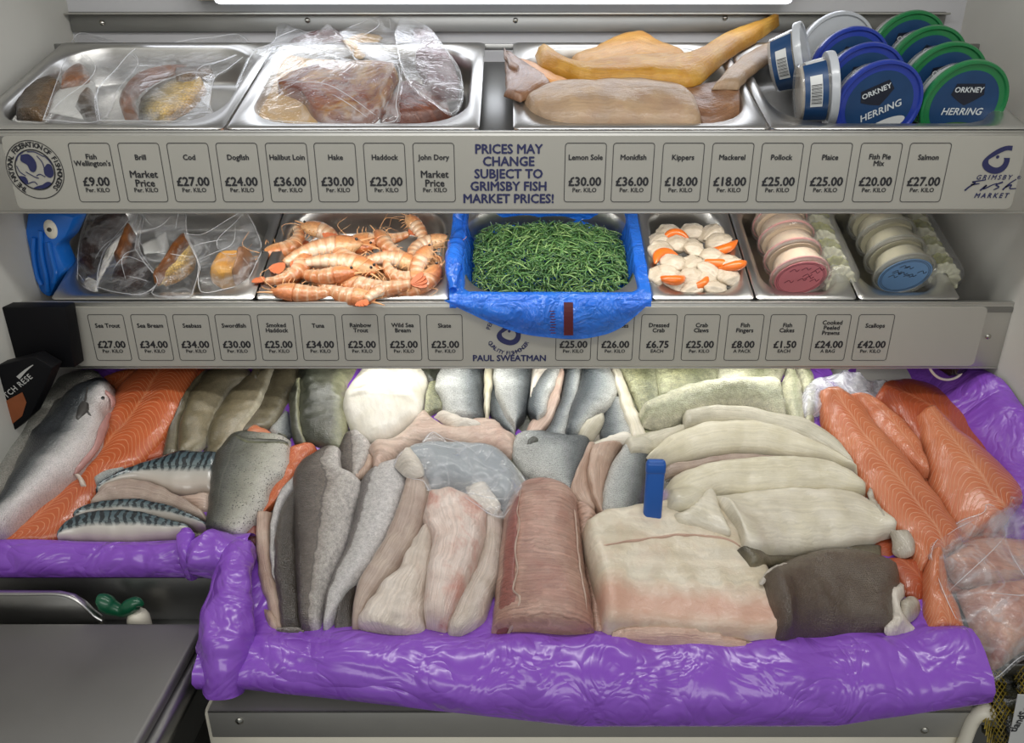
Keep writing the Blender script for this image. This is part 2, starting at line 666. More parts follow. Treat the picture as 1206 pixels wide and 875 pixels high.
def skin(name, stops, spots=None, spot_col=(40, 40, 38), mott=.25, scale=380, bump=.35, rough=.3, lateral=None, lat_col=(60, 58, 52),
         fine=.25, metal=0.0, coat=.35, mscale=30):
    """Fish skin: colour runs across the fish (back to belly), with scales, mottling, spots and a lateral line."""
    t = NT(name)
    u, v = t.uv()
    ns = t.noise(mscale, 4)
    vw = t.math('ADD', v, t.math('MULTIPLY_ADD', ns, .16, -.08))
    col = t.ramp(vw, [(p, rgb(c)) for p, c in stops])
    m = t.math('MULTIPLY_ADD', t.noise(mscale * 2.2, 6, rough=.75), 6.0 * mott, 1 - 3.1 * mott)
    col = t.mix(1.0, col, t.vec(m, m, m), 'MULTIPLY')
    sc = scales_h(t, scale)
    f = t.math('MULTIPLY_ADD', sc, -2.2 * fine, 1 + fine * .9)
    col = t.mix(1.0, col, t.vec(f, f, f), 'MULTIPLY')
    if spots:
        vo = t.n('ShaderNodeTexVoronoi', {'Vector': t.obj(), 'Scale': spots, 'Randomness': 1.0}).outputs['Distance']
        sp = t.math('MULTIPLY', t.step(vo, .34, .22), t.step(t.noise(60, 2), .38, .55))
        col = t.mix(t.math('MULTIPLY', sp, .85), col, rgb(spot_col))
    if lateral is not None:
        d = t.math('ABSOLUTE', t.math('SUBTRACT', vw, lateral))
        col = t.mix(t.math('MULTIPLY', t.step(d, .022, .008), .75), col, rgb(lat_col))
    h = t.math('ADD', t.math('MULTIPLY', sc, -.7), t.math('MULTIPLY', t.noise(150, 5, rough=.65), 1.1))
    nb = t.bump(h, min(1, bump * 1.7), .0020)
    return t.done(t.bsdf(col, rough, spec=.55, coat=coat + .2, coatr=.10, metal=metal, normal=nb, coatn=nb))


def flesh(name, c, c2, streak=.5, freq=260, red=0.0, red_col=(176, 96, 88), rough=.34, bump=.25, across=False, fscale=1.0, coat=.3, bands=0.0,
          edge=None, edge_col=(200, 120, 110)):
    """Skinless fillet: pale flesh with fibres along it, blotches and flakes."""
    t = NT(name)
    u, v = t.uv()
    vec = t.vec(t.math('MULTIPLY', u, freq if across else freq * .07), t.math('MULTIPLY', v, (2 if across else 22) * fscale))
    ns = t.noise(28, 4)
    vec = t.n('ShaderNodeVectorMath', {0: vec, 1: t.vec(t.math('MULTIPLY', ns, 3.0), t.math('MULTIPLY', ns, 5.0))}, operation='ADD').outputs[0]
    fib = t.noise(1.0, 5, vec, .62, .4)
    col = t.mix(t.step(ns, .38, .62), rgb(c), rgb(c2))
    m = t.math('MULTIPLY_ADD', fib, streak * 4.2, 1 - streak * 2.2)
    col = t.mix(1.0, col, t.vec(m, m, m), 'MULTIPLY')
    h = t.math('ADD', fib, t.math('MULTIPLY', t.noise(120, 5, rough=.65), 1.0))
    if bands:
        w = t.math('SINE', t.math('MULTIPLY', t.math('ADD', t.math('ADD', u, t.math('MULTIPLY', t.math('ABSOLUTE', t.math('SUBTRACT', v, .5)), .03)), t.math('MULTIPLY', ns, .012)), 2 * math.pi / .017))
        b = t.step(w, .82, 1.0)
        col = t.mix(t.math('MULTIPLY', b, bands), col, tuple(x * .72 for x in rgb(c)))
        h = t.math('SUBTRACT', h, t.math('MULTIPLY', b, .4))
    if red:
        rr = t.step(t.noise(17, 4, rough=.65, dist=.5), .48, .66)
        col = t.mix(t.math('MULTIPLY', rr, red), col, rgb(red_col))
    if edge is not None:
        d = t.math('ADD', t.math('ABSOLUTE', t.math('SUBTRACT', v, edge)), t.math('MULTIPLY_ADD', ns, .16, -.08))
        col = t.mix(t.math('MULTIPLY', t.step(d, .17, .03), .75), col, rgb(edge_col))
    nb = t.bump(h, min(1, bump * 1.7), .0024)
    return t.done(t.bsdf(col, rough, spec=.45, coat=coat + .2, coatr=.11, normal=nb, coatn=nb))


def salmon(name, c=(214, 100, 52), line=(240, 170, 128), period=.0085, chev=.018, dark=(190, 74, 34), mid=.5, wamt=.7):
    t = NT(name)
    u, v = t.uv()
    ns = t.noise(22, 3)
    x = t.math('ABSOLUTE', t.math('SUBTRACT', v, mid))
    a = t.math('ADD', u, t.math('MULTIPLY', t.math('SINE', t.math('MULTIPLY', x, 9.0)), chev))
    a = t.math('ADD', a, t.math('MULTIPLY', ns, .016))
    w = t.math('SINE', t.math('MULTIPLY', a, 2 * math.pi / period))
    ln = t.math('MULTIPLY', t.step(w, .72, .98), t.math('MULTIPLY_ADD', t.noise(60, 3), 1.0, .15), clamp=True)
    col = t.mix(t.step(t.noise(14, 4), .35, .7), rgb(c), rgb(dark))
    col = t.mix(t.math('MULTIPLY', ln, wamt), col, rgb(line))
    mdl = t.math('MULTIPLY', t.step(x, .03, .006), .35)
    col = t.mix(mdl, col, rgb(line))
    h = t.math('ADD', t.math('MULTIPLY', ln, -.5), t.math('MULTIPLY', t.noise(90, 4), .7))
    nb = t.bump(h, .6, .0020)
    return t.done(t.bsdf(col, .32, spec=.45, coat=.5, coatr=.12, normal=nb, coatn=nb))


def mackerel(name, belly=(176, 172, 164)):
    t = NT(name)
    u, v = t.uv()
    nv = t.n('ShaderNodeTexNoise', {'Vector': t.vec(t.math('MULTIPLY', u, 95), t.math('MULTIPLY', v, 4.5)), 'Scale': 1.0, 'Detail': 2.0}).outputs['Fac']
    w = t.math('SINE', t.math('ADD', t.math('MULTIPLY', t.math('ADD', u, t.math('MULTIPLY', v, .012)), 2 * math.pi / .0115), t.math('MULTIPLY', nv, 9.0)))
    st = t.math('MULTIPLY', t.step(w, -.1, .3), t.step(v, .62, .50))
    base = t.ramp(v, [(0, rgb((46, 58, 66))), (.3, rgb((74, 92, 98))), (.5, rgb((116, 128, 128))), (.62, rgb(belly)), (.85, rgb((190, 180, 168))), (1, rgb((150, 136, 124)))])
    col = t.mix(t.math('MULTIPLY', st, .9), base, rgb((20, 26, 32)))
    ln = t.step(t.math('ABSOLUTE', t.math('SUBTRACT', v, .47)), .02, .008)
    col = t.mix(t.math('MULTIPLY', ln, .6), col, rgb((60, 70, 72)))
    nb = t.bump(t.noise(150, 3), .2, .0012)
    return t.done(t.bsdf(col, .26, spec=.6, coat=.5, coatr=.1, normal=nb))


def liner(name, c, c2):
    """Thin coloured polythene: glossy, creased."""
    t = NT(name)
    w = t.noise(7, 2, dist=.9)
    w2 = t.noise(17, 2, dist=1.4)
    r1 = t.math('ABSOLUTE', t.math('MULTIPLY_ADD', w, 2.0, -1.0))
    r2 = t.math('ABSOLUTE', t.math('MULTIPLY_ADD', w2, 2.0, -1.0))
    nrm = t.bump(t.math('ADD', r1, t.math('MULTIPLY', r2, .30)), .8, .016)
    col = t.mix(t.noise(12, 3), rgb(c), rgb(c2))
    return t.done(t.bsdf(col, .27, spec=.6, coat=.25, coatr=.12, normal=nrm, coatn=nrm))

# ================================================================ materials of the setting
M_STEEL = steel('brushed_steel', (200, 199, 194), .44)
M_RAIL = plain('rail_steel', (168, 166, 160), .34, .55, .06, 30)
M_STEEL_D = steel('dull_steel', (150, 150, 148), .36)
M_PAN = steel('gastro_steel', (206, 205, 202), .30, .03)
M_WALL = plain('wall_panel', (172, 172, 174), .55, var=.05, scale=6, bump=.04)
M_WALLD = plain('side_wall_panel', (188, 187, 180), .6, var=.06, scale=9, bump=.05)
M_SIGN = plain('sign_panel', (158, 156, 147), .42, var=.03, scale=14)
M_BLACK = plain('black_print', (28, 28, 32), .5)
M_NAVY = plain('navy_print', (30, 34, 78), .5)
M_WHITEP = plain('white_plastic', (228, 222, 204), .4, var=.03)
M_SCREW = steel('screw_steel', (170, 168, 160), .22)
M_DARK = plain('dark_gap', (40, 40, 42), .5)
M_FLOOR = plain('floor_vinyl', (120, 118, 112), .7, var=.15, scale=14)

XL, XR, YB = -.795, .812, 1.47
SU, SL = 1.08, 1.145                  # distance of the two price signs


def struct(o, kind='structure'):
    o['kind'] = kind
    return o


def slab(name, c, size, mat, bev=.002):
    return struct(MB().box(c, size, bev).build(name, mat))


slab('floor', (0, .6, -.02), (3.2, 3.0, .04), M_FLOOR, 0)
slab('wall_back', ((XL + XR) / 2, YB + .02, 1.05), (XR - XL + .08, .04, 2.1), M_WALL, 0)
slab('wall_left', (XL - .02, 1.01, 1.05), (.04, .92, 2.1), M_WALLD, 0)
slab('wall_right', (XR + .02, 1.01, 1.05), (.04, .92, 2.1), M_WALLD, 0)
slab('ceiling', ((XL + XR) / 2, .75, 2.12), (XR - XL + .08, 1.5, .04), M_WALL, 0)

# ---------------------------------------------------------------- steel backing strip with screws on the back wall
p_a, p_b = hit_y(86, 38, YB - .004), hit_y(1114, 14, YB - .004)
st = thing('steel_wall_strip', 'brushed steel strip screwed to the back wall under the light', 'strip', (0, YB, p_a[2]))
MB().box(((p_a[0] + p_b[0]) / 2, YB - .004, (p_a[2] + p_b[2]) / 2), (p_b[0] - p_a[0], .006, p_b[2] - p_a[2]), .001).build('plate', M_STEEL_D, st)
MB().box(((p_a[0] + p_b[0]) / 2, YB - .012, p_b[2] - .004), (p_b[0] - p_a[0], .022, .003), .001).build('ledge', M_STEEL, st)
for u, v in ((120, 27), (362, 24), (607, 24), (854, 21), (1075, 22)):
    c = hit_y(u, v, YB - .008)
    MB().lathe([(.0045, 0), (.0045, .0012), (.003, .0028), (.0008, .0034)], 14, Matrix.Translation(c) @ Matrix.Rotation(math.pi / 2, 4, 'X')).build('screw', M_SCREW, st)

# ---------------------------------------------------------------- strip light at the very top
t = NT('light_diffuser')
M_GLOW = t.done(t.bsdf((.9, .93, 1), .3, emit=(.90, .94, 1.0), es=2.4))
a, b = hit_y(216, 3.5, 1.40), hit_y(942, 3.5, 1.40)
fl = thing('strip_light', 'long white strip light glowing at the top of the back wall', 'light', (0, 1.42, a[2]))
MB().box(((a[0] + b[0]) / 2, 1.437, a[2] + .036), (b[0] - a[0], .062, .056), .006).build('housing', M_WHITEP, fl)
MB().box(((a[0] + b[0]) / 2 + .02, 1.396, a[2] + .024), (b[0] - a[0] - .07, .020, .052), .008).build('diffuser', M_GLOW, fl)

# ---------------------------------------------------------------- the two shelves
PU = Plane((0, SU + .012, hit_y(603, 151, SU)[2]), 22, -.85, .85, -.05, .45)      # rim plane of the upper pans
PM = Plane((0, SL + .012, hit_y(603, 354, SL)[2]), 27, -.85, .85, -.05, .4)       # rim plane of the middle pans


def shelf(name, label, pl, depth, zf0, zf1, Y, x0, x1):
    t = thing(name, label, 'shelf', (0, Y, zf0))
    m = MB()
    a, b = pl.w(0, -.012, -.016), pl.w(0, depth, -.016)
    a2, b2 = pl.w(0, -.012, -.022), pl.w(0, depth, -.022)
    # deck bars carrying the pans: front bar, back bar
    for bb in (-.010, depth):
        c = pl.w((x0 + x1) / 2, bb, -.013)
        m.box(Vector(c), (x1 - x0, .016, .010), .002)
    m.build('pan_rail', M_STEEL_D, t)
    f = MB()
    f.box(((x0 + x1) / 2, Y + .005, (zf0 + zf1) / 2), (x1 - x0, .004, zf0 - zf1), .001)
    f.box(((x0 + x1) / 2, Y + .006, zf0 - .0005), (x1 - x0, .008, .003), .001)
    f.box(((x0 + x1) / 2, Y + .014, zf1 - .0015), (x1 - x0, .024, .003), .001)
    f.build('fascia', M_STEEL, t)
    return t


zu0, zu1 = hit_y(603, 155.0, SU)[2], hit_y(603, 249.5, SU)[2]
sh_u = shelf('display_shelf', 'upper steel display shelf tilted towards the front', PU, .335, zu0, zu1, SU, XL, XR)
zl0, zl1 = hit_y(603, 357.0, SL)[2], hit_y(603, 433, SL)[2]
sh_l = shelf('display_shelf', 'middle steel display shelf with the lower price sign on it', PM, .30, zl0, zl1, SL, XL, XR)
MB().box(((XL + XR) / 2, 1.33, zl1 - .004), (XR - XL, .26, .004), .001).build('underside', M_STEEL_D, sh_l)
c = hit_y(1165, 397, SL)
MB().lathe([(.0045, 0), (.0045, .0012), (.003, .0028), (.0008, .0034)], 14, Matrix.Translation((c[0], SL + .003, c[2])) @ Matrix.Rotation(math.pi / 2, 4, 'X')).build('screw', M_SCREW, sh_l)


# ---------------------------------------------------------------- price signs
def rrect(cx, cz, w, h, r, n=5):
    P = []
    for (sx, sz, a0) in ((1, 1, 0), (-1, 1, 90), (-1, -1, 180), (1, -1, 270)):
        for k in range(n + 1):
            a = math.radians(a0 + 90 * k / n)
            P.append((cx + sx * (w / 2 - r) + r * math.cos(a), cz + sz * (h / 2 - r) + r * math.sin(a)))
    return P


def outline_frame(mb, cx, cz, w, h, r, lw, Y):
    o, i = rrect(cx, cz, w, h, r), rrect(cx, cz, w - 2 * lw, h - 2 * lw, r - lw)
    n = len(o)
    mb.add([(x, Y, z) for x, z in o + i], [(k, (k + 1) % n, n + (k + 1) % n, n + k) for k in range(n)])


RX = Matrix.Rotation(math.pi / 2, 4, 'X')


def TM(x, z, Y, rot=0.0, sx=1.0):
    return Matrix.Translation((x, Y, z)) @ RX @ Matrix.Rotation(rot, 4, 'Z') @ Matrix.Diagonal((sx, 1, 1, 1))


def sign(label, Y, x0, x1, z0, z1):
    t = thing('price_sign', label, 'sign', ((x0 + x1) / 2, Y, z1))
    P = rrect((x0 + x1) / 2, (z0 + z1) / 2, x1 - x0, z0 - z1, .008)
    n = len(P)
    m = MB()
    m.loops([[(x, Y, z) for x, z in P], [(x, Y + .003, z) for x, z in P]], True, True)
    m.build('panel', M_SIGN, t, smooth=False)
    return t


def price_box(par, cx, z0, z1, w, Y, name, price, unit, k=1.0, shear=0.0):
    mb = MB()
    Yp = Y - .0006
    h = z0 - z1
    outline_frame(mb, cx, (z0 + z1) / 2, w, h, .0045 * k, .0009, Yp)
    fr = mb.build('price_box', M_BLACK, par, smooth=False)
    mb = MB()
    zz = lambda f: z0 - h * f
    if len(name) == 3:
        fs = (.18, .29, .40)
    elif len(name) == 2:
        fs = (.235, .345)
    else:
        fs = (.245,)
    for s, f_ in zip(name, fs):
        text(mb, s, .0102 * k, TM(cx, zz(f_), Yp), bold=.00032)
    mb.build('name_lettering', M_BLACK, fr, smooth=False) if mb.v else None
    mb = MB()
    if price == 'MP':
        text(mb, 'Market', .0138 * k, TM(cx, zz(.53), Yp), bold=.0004)
        text(mb, 'Price', .0138 * k, TM(cx, zz(.68), Yp), bold=.0004)
    else:
        text(mb, price, .0172 * k, TM(cx, zz(.655), Yp), bold=.0006, shear=shear)
    pass
    text(mb, unit, .0085 * k, TM(cx, zz(.795), Yp), bold=.0002, shear=shear)
    mb.build('price_lettering', M_BLACK, fr, smooth=False)
    return fr


GLYPH = {}


def ring_text(mb, s, size, cx, cz, r, a0, a1, Y, flip=False, bold=.0003):
    """letters set round a circle from angle a0 to a1 (degrees, counter-clockwise from +x)"""
    n = len(s)
    for i, ch in enumerate(s):
        if ch == ' ': continue
        a = math.radians(a0 + (a1 - a0) * (i + .5) / n)
        rot = a - math.pi / 2 if not flip else a + math.pi / 2
        text(mb, ch, size, TM(cx + r * math.cos(a), cz + r * math.sin(a), Y, rot), bold=bold)


def g_fish(mb, cx, cz, s, Y):
    """the open ring shaped like a G and a fish head"""
    outer = [(.95, 1.0), (.55, 1.0), (.1, .86), (-.35, .58), (-.75, .22), (-.95, -.1), (-.9, -.42), (-.62, -.72), (-.2, -.92), (.2, -.97), (.6, -.85), (.88, -.55), (.98, -.15), (.96, .16)]
    inner = [(.98, .66), (.6, .68), (.22, .52), (-.15, .3), (-.42, .12), (-.55, .02), (-.5, -.22), (-.3, -.38), (-.02, -.5), (.2, -.52), (.42, -.42), (.56, -.22), (.58, .02), (.5, .16)]
    n = 40
    O, I = curve_pts(outer, n), curve_pts(inner, n)
    mb.add([(cx + s * x, Y, cz + s * z) for x, z in O] + [(cx + s * x, Y, cz + s * z) for x, z in I],
           [(k, k + 1, n + k + 1, n + k) for k in range(n - 1)])
    disc(mb, cx + .05 * s, cz + .22 * s, .12 * s, Y)


def disc(mb, cx, cz, r, Y, n=18):
    mb.add([(cx + r * math.cos(2 * math.pi * k / n), Y, cz + r * math.sin(2 * math.pi * k / n)) for k in range(n)], [tuple(range(n))])


def ring(mb, cx, cz, r0, r1, Y, n=56):
    mb.add([(cx + r * math.cos(2 * math.pi * k / n), Y, cz + r * math.sin(2 * math.pi * k / n)) for r in (r0, r1) for k in range(n)],
           [(k, (k + 1) % n, n + (k + 1) % n, n + k) for k in range(n)])


def blob(mb, pts, cx, cz, s, Y):
    C = curve_pts(list(pts) + [pts[0]], len(pts) * 5)[:-1]
    mb.add([(cx + s * x, Y, cz + s * z) for x, z in C], [tuple(range(len(C)))])


def stroke(mb, pts, w, Y, cx=0, cz=0, s=1.0):
    C = curve_pts(pts, len(pts) * 6) * s + np.array((cx, cz))
    L, R = [], []
    for i in range(len(C)):
        d = C[min(i + 1, len(C) - 1)] - C[max(i - 1, 0)]
        d = d / (np.linalg.norm(d) + 1e-9)
        k = w[0] + (w[1] - w[0]) * i / (len(C) - 1) if hasattr(w, '__len__') else w
        q = np.array((-d[1], d[0])) * k / 2
        L.append(C[i] + q), R.append(C[i] - q)
    n = len(C)
    mb.add([(p[0], Y, p[1]) for p in L] + [(p[0], Y, p[1]) for p in R], [(k, k + 1, n + k + 1, n + k) for k in range(n - 1)])


# upper sign
YU = SU - .0015
a, b = hit_y(3, 160, YU), hit_y(1206, 246, YU)
xr = hit_y(1212, 160, YU)[0]
su = sign('long grey price sign on the upper shelf with sixteen boxes', YU, a[0] - .003, xr, a[2], b[2])
UP = [('Fish|Wellington\'s', '£9.00'), ('Brill', 'MP'), ('Cod', '£27.00'), ('Dogfish', '£24.00'), ('Halibut Loin', '£36.00'), ('Hake', '£30.00'), ('Haddock', '£25.00'), ('John Dory', 'MP'),
      ('Lemon Sole', '£30.00'), ('Monkfish', '£36.00'), ('Kippers', '£18.00'), ('Mackerel', '£18.00'), ('Pollock', '£25.00'), ('Plaice', '£25.00'), ('Fish Pie|Mix', '£20.00'), ('Salmon', '£27.00')]
CU = [111, 168.5, 225.5, 282.5, 340, 396.5, 454, 511.5, 689, 745, 803, 860.5, 918, 975, 1033, 1090]
z0, z1 = hit_y(603, 168, YU)[2], hit_y(603, 238, YU)[2]
for (nm, pr), u in zip(UP, CU):
    x = hit_y(u, 202, YU)[0]
    price_box(su, x, z0, z1, .0585, YU, nm.split('|'), pr, 'Per. KILO', 1.0)
mb = MB()
for i, s in enumerate(('PRICES MAY', 'CHANGE', 'SUBJECT TO', 'GRIMSBY FISH', 'MARKET PRICES!')):
    p = hit_y(599, 176 + i * 14.6, YU)
    text(mb, s, .0178, TM(p[0], p[2], YU - .0006), bold=.0006)
mb.build('notice_text', M_NAVY, su, smooth=False)
# round emblem
mb = MB()
mb.cur = 0
c = hit_y(41.5, 200, YU)
R0 = .0405
Yp = YU - .0006
ring(mb, c[0], c[2], R0, R0 - .0011, Yp)
ring_text(mb, 'THE NATIONAL FEDERATION OF FISHMONGERS', .0098, c[0], c[2], R0 * .84, 236, -52, Yp, bold=.0003)
ring(mb, c[0], c[2], R0 * .70, R0 * .655, Yp)
mb.cur = 1
E = R0 * .68
blob(mb, [(-.55, .75), (-.15, .78), (.1, .5), (.12, .15), (-.05, -.1), (-.25, -.05), (-.35, .25), (-.62, .45)], c[0], c[2], E, Yp - .0002)
blob(mb, [(.45, .05), (.7, .3), (.9, .2), (.92, -.2), (.7, -.4), (.45, -.25)], c[0], c[2], E, Yp)
blob(mb, [(-.9, -.3), (-.6, -.35), (-.5, -.6), (-.65, -.72), (-.85, -.55)], c[0], c[2], E, Yp)
blob(mb, [(.2, -.75), (.5, -.6), (.7, -.68), (.45, -.88), (.1, -.95), (-.3, -.93), (-.1, -.83)], c[0], c[2], E, Yp)
for q in ([(-.2, .9), (.2, .88), (.6, .66)], [(.25, .7), (.45, .4), (.5, .05)], [(-.5, -.1), (-.1, -.35), (.1, -.42)], [(.0, -.3), (.2, -.22), (.45, -.35)],
          [(-.9, .2), (-.8, -.1), (-.55, -.3)], [(-.6, -.72), (-.2, -.6), (-.05, -.75)], [(-.85, .45), (-.7, .7), (-.4, .88)], [(.6, .7), (.8, .5), (.93, .25)]):
    stroke(mb, q, .0013, Yp - .0001, c[0], c[2], E)
mb.build('round_emblem', [M_BLACK, M_NAVY], su, smooth=False)
# market logo at the right end
mb = MB()
c = hit_y(1173, 188.5, YU)
g_fish(mb, c[0], c[2], .0195, Yp)
c = hit_y(1170, 209, YU)
text(mb, 'GRIMSBY', .0094, TM(c[0], c[2], Yp), bold=.0002, shear=.25, spacing=1.45)
c = hit_y(1167, 230.5, YU)
text(mb, 'MARKET', .0096, TM(c[0], c[2], Yp), bold=.0003, shear=.25, spacing=1.5)
c = hit_y(1200, 209, YU)
ring(mb, c[0], c[2], .0026, .0018, Yp)
text(mb, 'R', .0035, TM(c[0], c[2], Yp), bold=.0002)
c = hit_y(1166, 218.5, YU)
q = .001
for pts in ([(-35, -7), (-30, -2), (-22, 4), (-27, 5), (-8, 8)], [(-28, 1), (-16, 3)], [(-13, -7), (-5, 1), (-9, -5), (3, 1), (9, 3)], [(17, 5), (8, 1), (13, -2), (6, -6)],
            [(19, -6), (27, 3), (35, 9)], [(22, -2), (30, 1), (29, -4), (38, -4)]):
    stroke(mb, pts, (.0026, .0014), Yp, c[0], c[2], q)
mb.build('market_logo', M_NAVY, su, smooth=False)

# lower sign
YL = SL - .0015
a, b = hit_y(75, 361.5, YL), hit_y(1138, 431, YL)
sl = sign('shorter grey price sign below the middle shelf', YL, a[0], b[0] + .012, a[2], b[2])
LO = [('Sea Trout', '£27.00', ''), ('Sea Bream', '£34.00', ''), ('Seabass', '£34.00', ''), ('Swordfish', '£30.00', ''), ('Smoked|Haddock', '£25.00', ''), ('Tuna', '£34.00', ''), ('Rainbow|Trout', '£25.00', ''),
      ('Wild Sea|Bream', '£25.00', ''), ('Skate', '£25.00', ''),
      (' ', '£25.00', ''), ('Crevettes', '£26.00', ''), ('Dressed|Crab', '£6.75', 'EACH'), ('Crab|Claws', '£25.00', ''), ('Fish|Fingers', '£8.00', 'A PACK'), ('Fish|Cakes', '£1.50', 'EACH'), ('Cooked|Peeled|Prawns', '£24.00', 'A BAG'), ('Scallops', '£42.00', '')]
CL = [129.5, 179.5, 228.5, 277.5, 327, 376, 425.5, 475, 524, 675.5, 725, 775, 825, 876, 925.5, 977.5, 1028]
z0, z1 = hit_y(603, 370, YL)[2], hit_y(603, 424.5, YL)[2]
for (nm, pr, un), u in zip(LO, CL):
    x = hit_y(u, 397, YL)[0]
    price_box(sl, x, z0, z1, .0585, YL, nm.split('|'), pr, un or 'Per. KILO', .98)
mb = MB()
Yp = YL - .0006
c = hit_y(599, 393, YL)
g_fish(mb, c[0], c[2], .0205, Yp)
ring_text(mb, 'QUALITY FISHMONGER', .0095, c[0], c[2], .034, 205, 335, Yp, True, .0002)
ring_text(mb, 'PER', .0095, c[0], c[2], .034, 168, 142, Yp, False, .0002)
c = hit_y(600, 422, YL)
text(mb, 'PAUL SWEATMAN', .0150, TM(c[0], c[2], Yp), bold=.0005)
mb.build('shop_logo', M_NAVY, sl, smooth=False)

# ================================================================ gastro pans
def rr3(pl, x0, x1, y0, y1, r, h, n=7):
    P = []
    for (sx, sy, a0) in ((1, 1, 0), (-1, 1, 90), (-1, -1, 180), (1, -1, 270)):
        cx = (x1 - r) if sx > 0 else (x0 + r)
        cy = (y1 - r) if sy > 0 else (y0 + r)
        for k in range(n + 1):
            a = math.radians(a0 + 90 * k / n)
            P.append(pl.w(cx + r * math.cos(a), cy + r * math.sin(a), h))
    return P


def pan(label, pl, x0, x1, y0, y1, depth, rc=.055, rim=.016, group=None, rimf=None, mat=None):
    """steel food pan: flat rim, rounded opening, deep body"""
    rimf = rimf or rim
    ix0, ix1, iy0, iy1 = x0 + rim, x1 - rim, y0 + rimf, y1 - rim
    L = [rr3(pl, x0, x1, y0, y1, .008, -.007),
         rr3(pl, x0 - .0005, x1 + .0005, y0 - .0005, y1 + .0005, .008, -.002),
         rr3(pl, x0 + .002, x1 - .002, y0 + .002, y1 - .002, .008, .0),
         rr3(pl, ix0, ix1, iy0, iy1, rc, -.0015),
         rr3(pl, ix0 + .003, ix1 - .003, iy0 + .003, iy1 - .003, rc, -.006)]
    for f, d in ((.008, .5), (.011, .85), (.016, .96), (.03, 1.0)):
        L.append(rr3(pl, ix0 + f, ix1 - f, iy0 + f, iy1 - f, rc - f * .3, -depth * d))
    m = MB().loops(L, False, True)
    o = m.build('gastro_pan', mat or M_PAN, None, sharp=50)
    md = o.modifiers.new('thick', 'SOLIDIFY')
    md.thickness, md.offset = .0008, -1
    return tag(o, label, 'pan', group)


def xs(pl, u, v):
    return pl.ab(u, v)[0]


D1 = .322
# edges of the upper pans, read where they meet the rim at the front
e = [xs(PU, u, 150) for u in (-44, 262, 266, 564, 605, 906, 909, 1212)]
TOPB = 0.0
pan('steel pan at the left end of the upper shelf holding packed kippers', PU, e[0], e[1], TOPB, D1, .065, .075)
pan('upper shelf steel pan holding packs of dark smoked fish', PU, e[2], e[3], TOPB, D1, .065, .075)
pan('upper shelf steel pan under the yellow smoked fillets', PU, e[4], e[5], TOPB, D1, .065, .075)
pan('steel pan at the right end of the upper shelf filled with lidded tubs', PU, e[6], e[7], TOPB, D1, .065, .075)
D2 = .262
g = [xs(PM, u, 352) for u in (59, 298, 301, 529, 532, 766, 769, 889, 892, 1010, 1013, 1132)]
pan('middle shelf steel pan holding packs of dark smoked fish at left', PM, g[0], g[1], 0, D2, .05, .06)
pan('middle shelf steel pan heaped with cooked prawns', PM, g[2], g[3], 0, D2, .06, .065)
pan('middle shelf steel pan lined with blue film under the samphire', PM, g[4], g[5], 0, D2, .06, .06)
pan('narrow steel pan of scallops on the middle shelf', PM, g[6], g[7], 0, D2, .06, .045)
pan('narrow steel pan of pink labelled pots on the middle shelf', PM, g[8], g[9], 0, D2, .06, .045)
pan('narrow steel pan of blue labelled pots at the right end of the middle shelf', PM, g[10], g[11], 0, D2, .06, .045)

MB().box((0, 0, 0), (e[4] - e[3] + .02, .30, .003), .001, Matrix.Translation(Vector(PU.w((e[3] + e[4]) / 2, .16, -.030))) @ Matrix.Rotation(math.radians(22), 4, 'X')).build('deck_plate', M_STEEL_D, sh_u)

# ================================================================ counter
PB = Plane((0, 1.25, CAMZ - .505 - .012), 20, -.85, .85, -.62, .12)              # floor of the ice bed
M_BED = plain('bed_plastic', (206, 204, 198), .5)
YF, YLf = .735, .885                                    # front of the middle bed and of the left bed
cnt = thing('display_counter', 'steel and white fish counter carrying the sloping bed of fish', 'counter', (0, .9, 0))
BXL, BXR = -.40, .60


def bedz(Y):
    return PB.o[2] - (PB.o[1] - Y) * math.tan(math.radians(20))


m = MB()
# sloping deck, two depths
for (x0, x1, yf) in ((XL + .003, XR - .003, YLf), (BXL, BXR, YF)):
    ys = np.linspace(yf, 1.36, 8)
    top = [[(x, y, bedz(y) - .004) for x in (x0, x1)] for y in ys]
    bot = [[(x, y, bedz(y) - .016) for x in (x0, x1)] for y in ys]
    k = len(m.v)
    m.loops([[top[0][0], top[0][1], bot[0][1], bot[0][0]], [top[-1][0], top[-1][1], bot[-1][1], bot[-1][0]]], True, True)
m.build('deck', M_BED, cnt, smooth=False)
# rail along the front of the middle bed
rz0 = CAMZ - .7455
ra, rb = hit_z(244, 838, rz0), hit_z(1132, 841, rz0)
YR = ra[1]
rx0, rx1 = ra[0], .585
m = MB()
m.box(((rx0 + rx1) / 2, YR + .0015, rz0 - .022), (rx1 - rx0, .003, .044), .001)
m.box(((rx0 + rx1) / 2, YR + .028, rz0 - .0015), (rx1 - rx0, .056, .003), .001)
m.build('front_rail', M_RAIL, cnt)
for u, v in ((282, 849), (823, 849), (1089, 860)):
    c = hit_y(u, v, YR)
    MB().lathe([(.005, 0), (.005, .0012), (.003, .003), (.0008, .0036)], 14, Matrix.Translation((c[0], YR, c[2])) @ Matrix.Rotation(math.pi / 2, 4, 'X')).build('screw', M_SCREW, cnt)
m = MB()
m.box(((rx0 + rx1) / 2 - .004, YR + .03, (rz0 - .004) / 2), (rx1 - rx0 + .012, .05, rz0 - .006), .008)
m.build('front_panel', M_WHITEP, cnt)
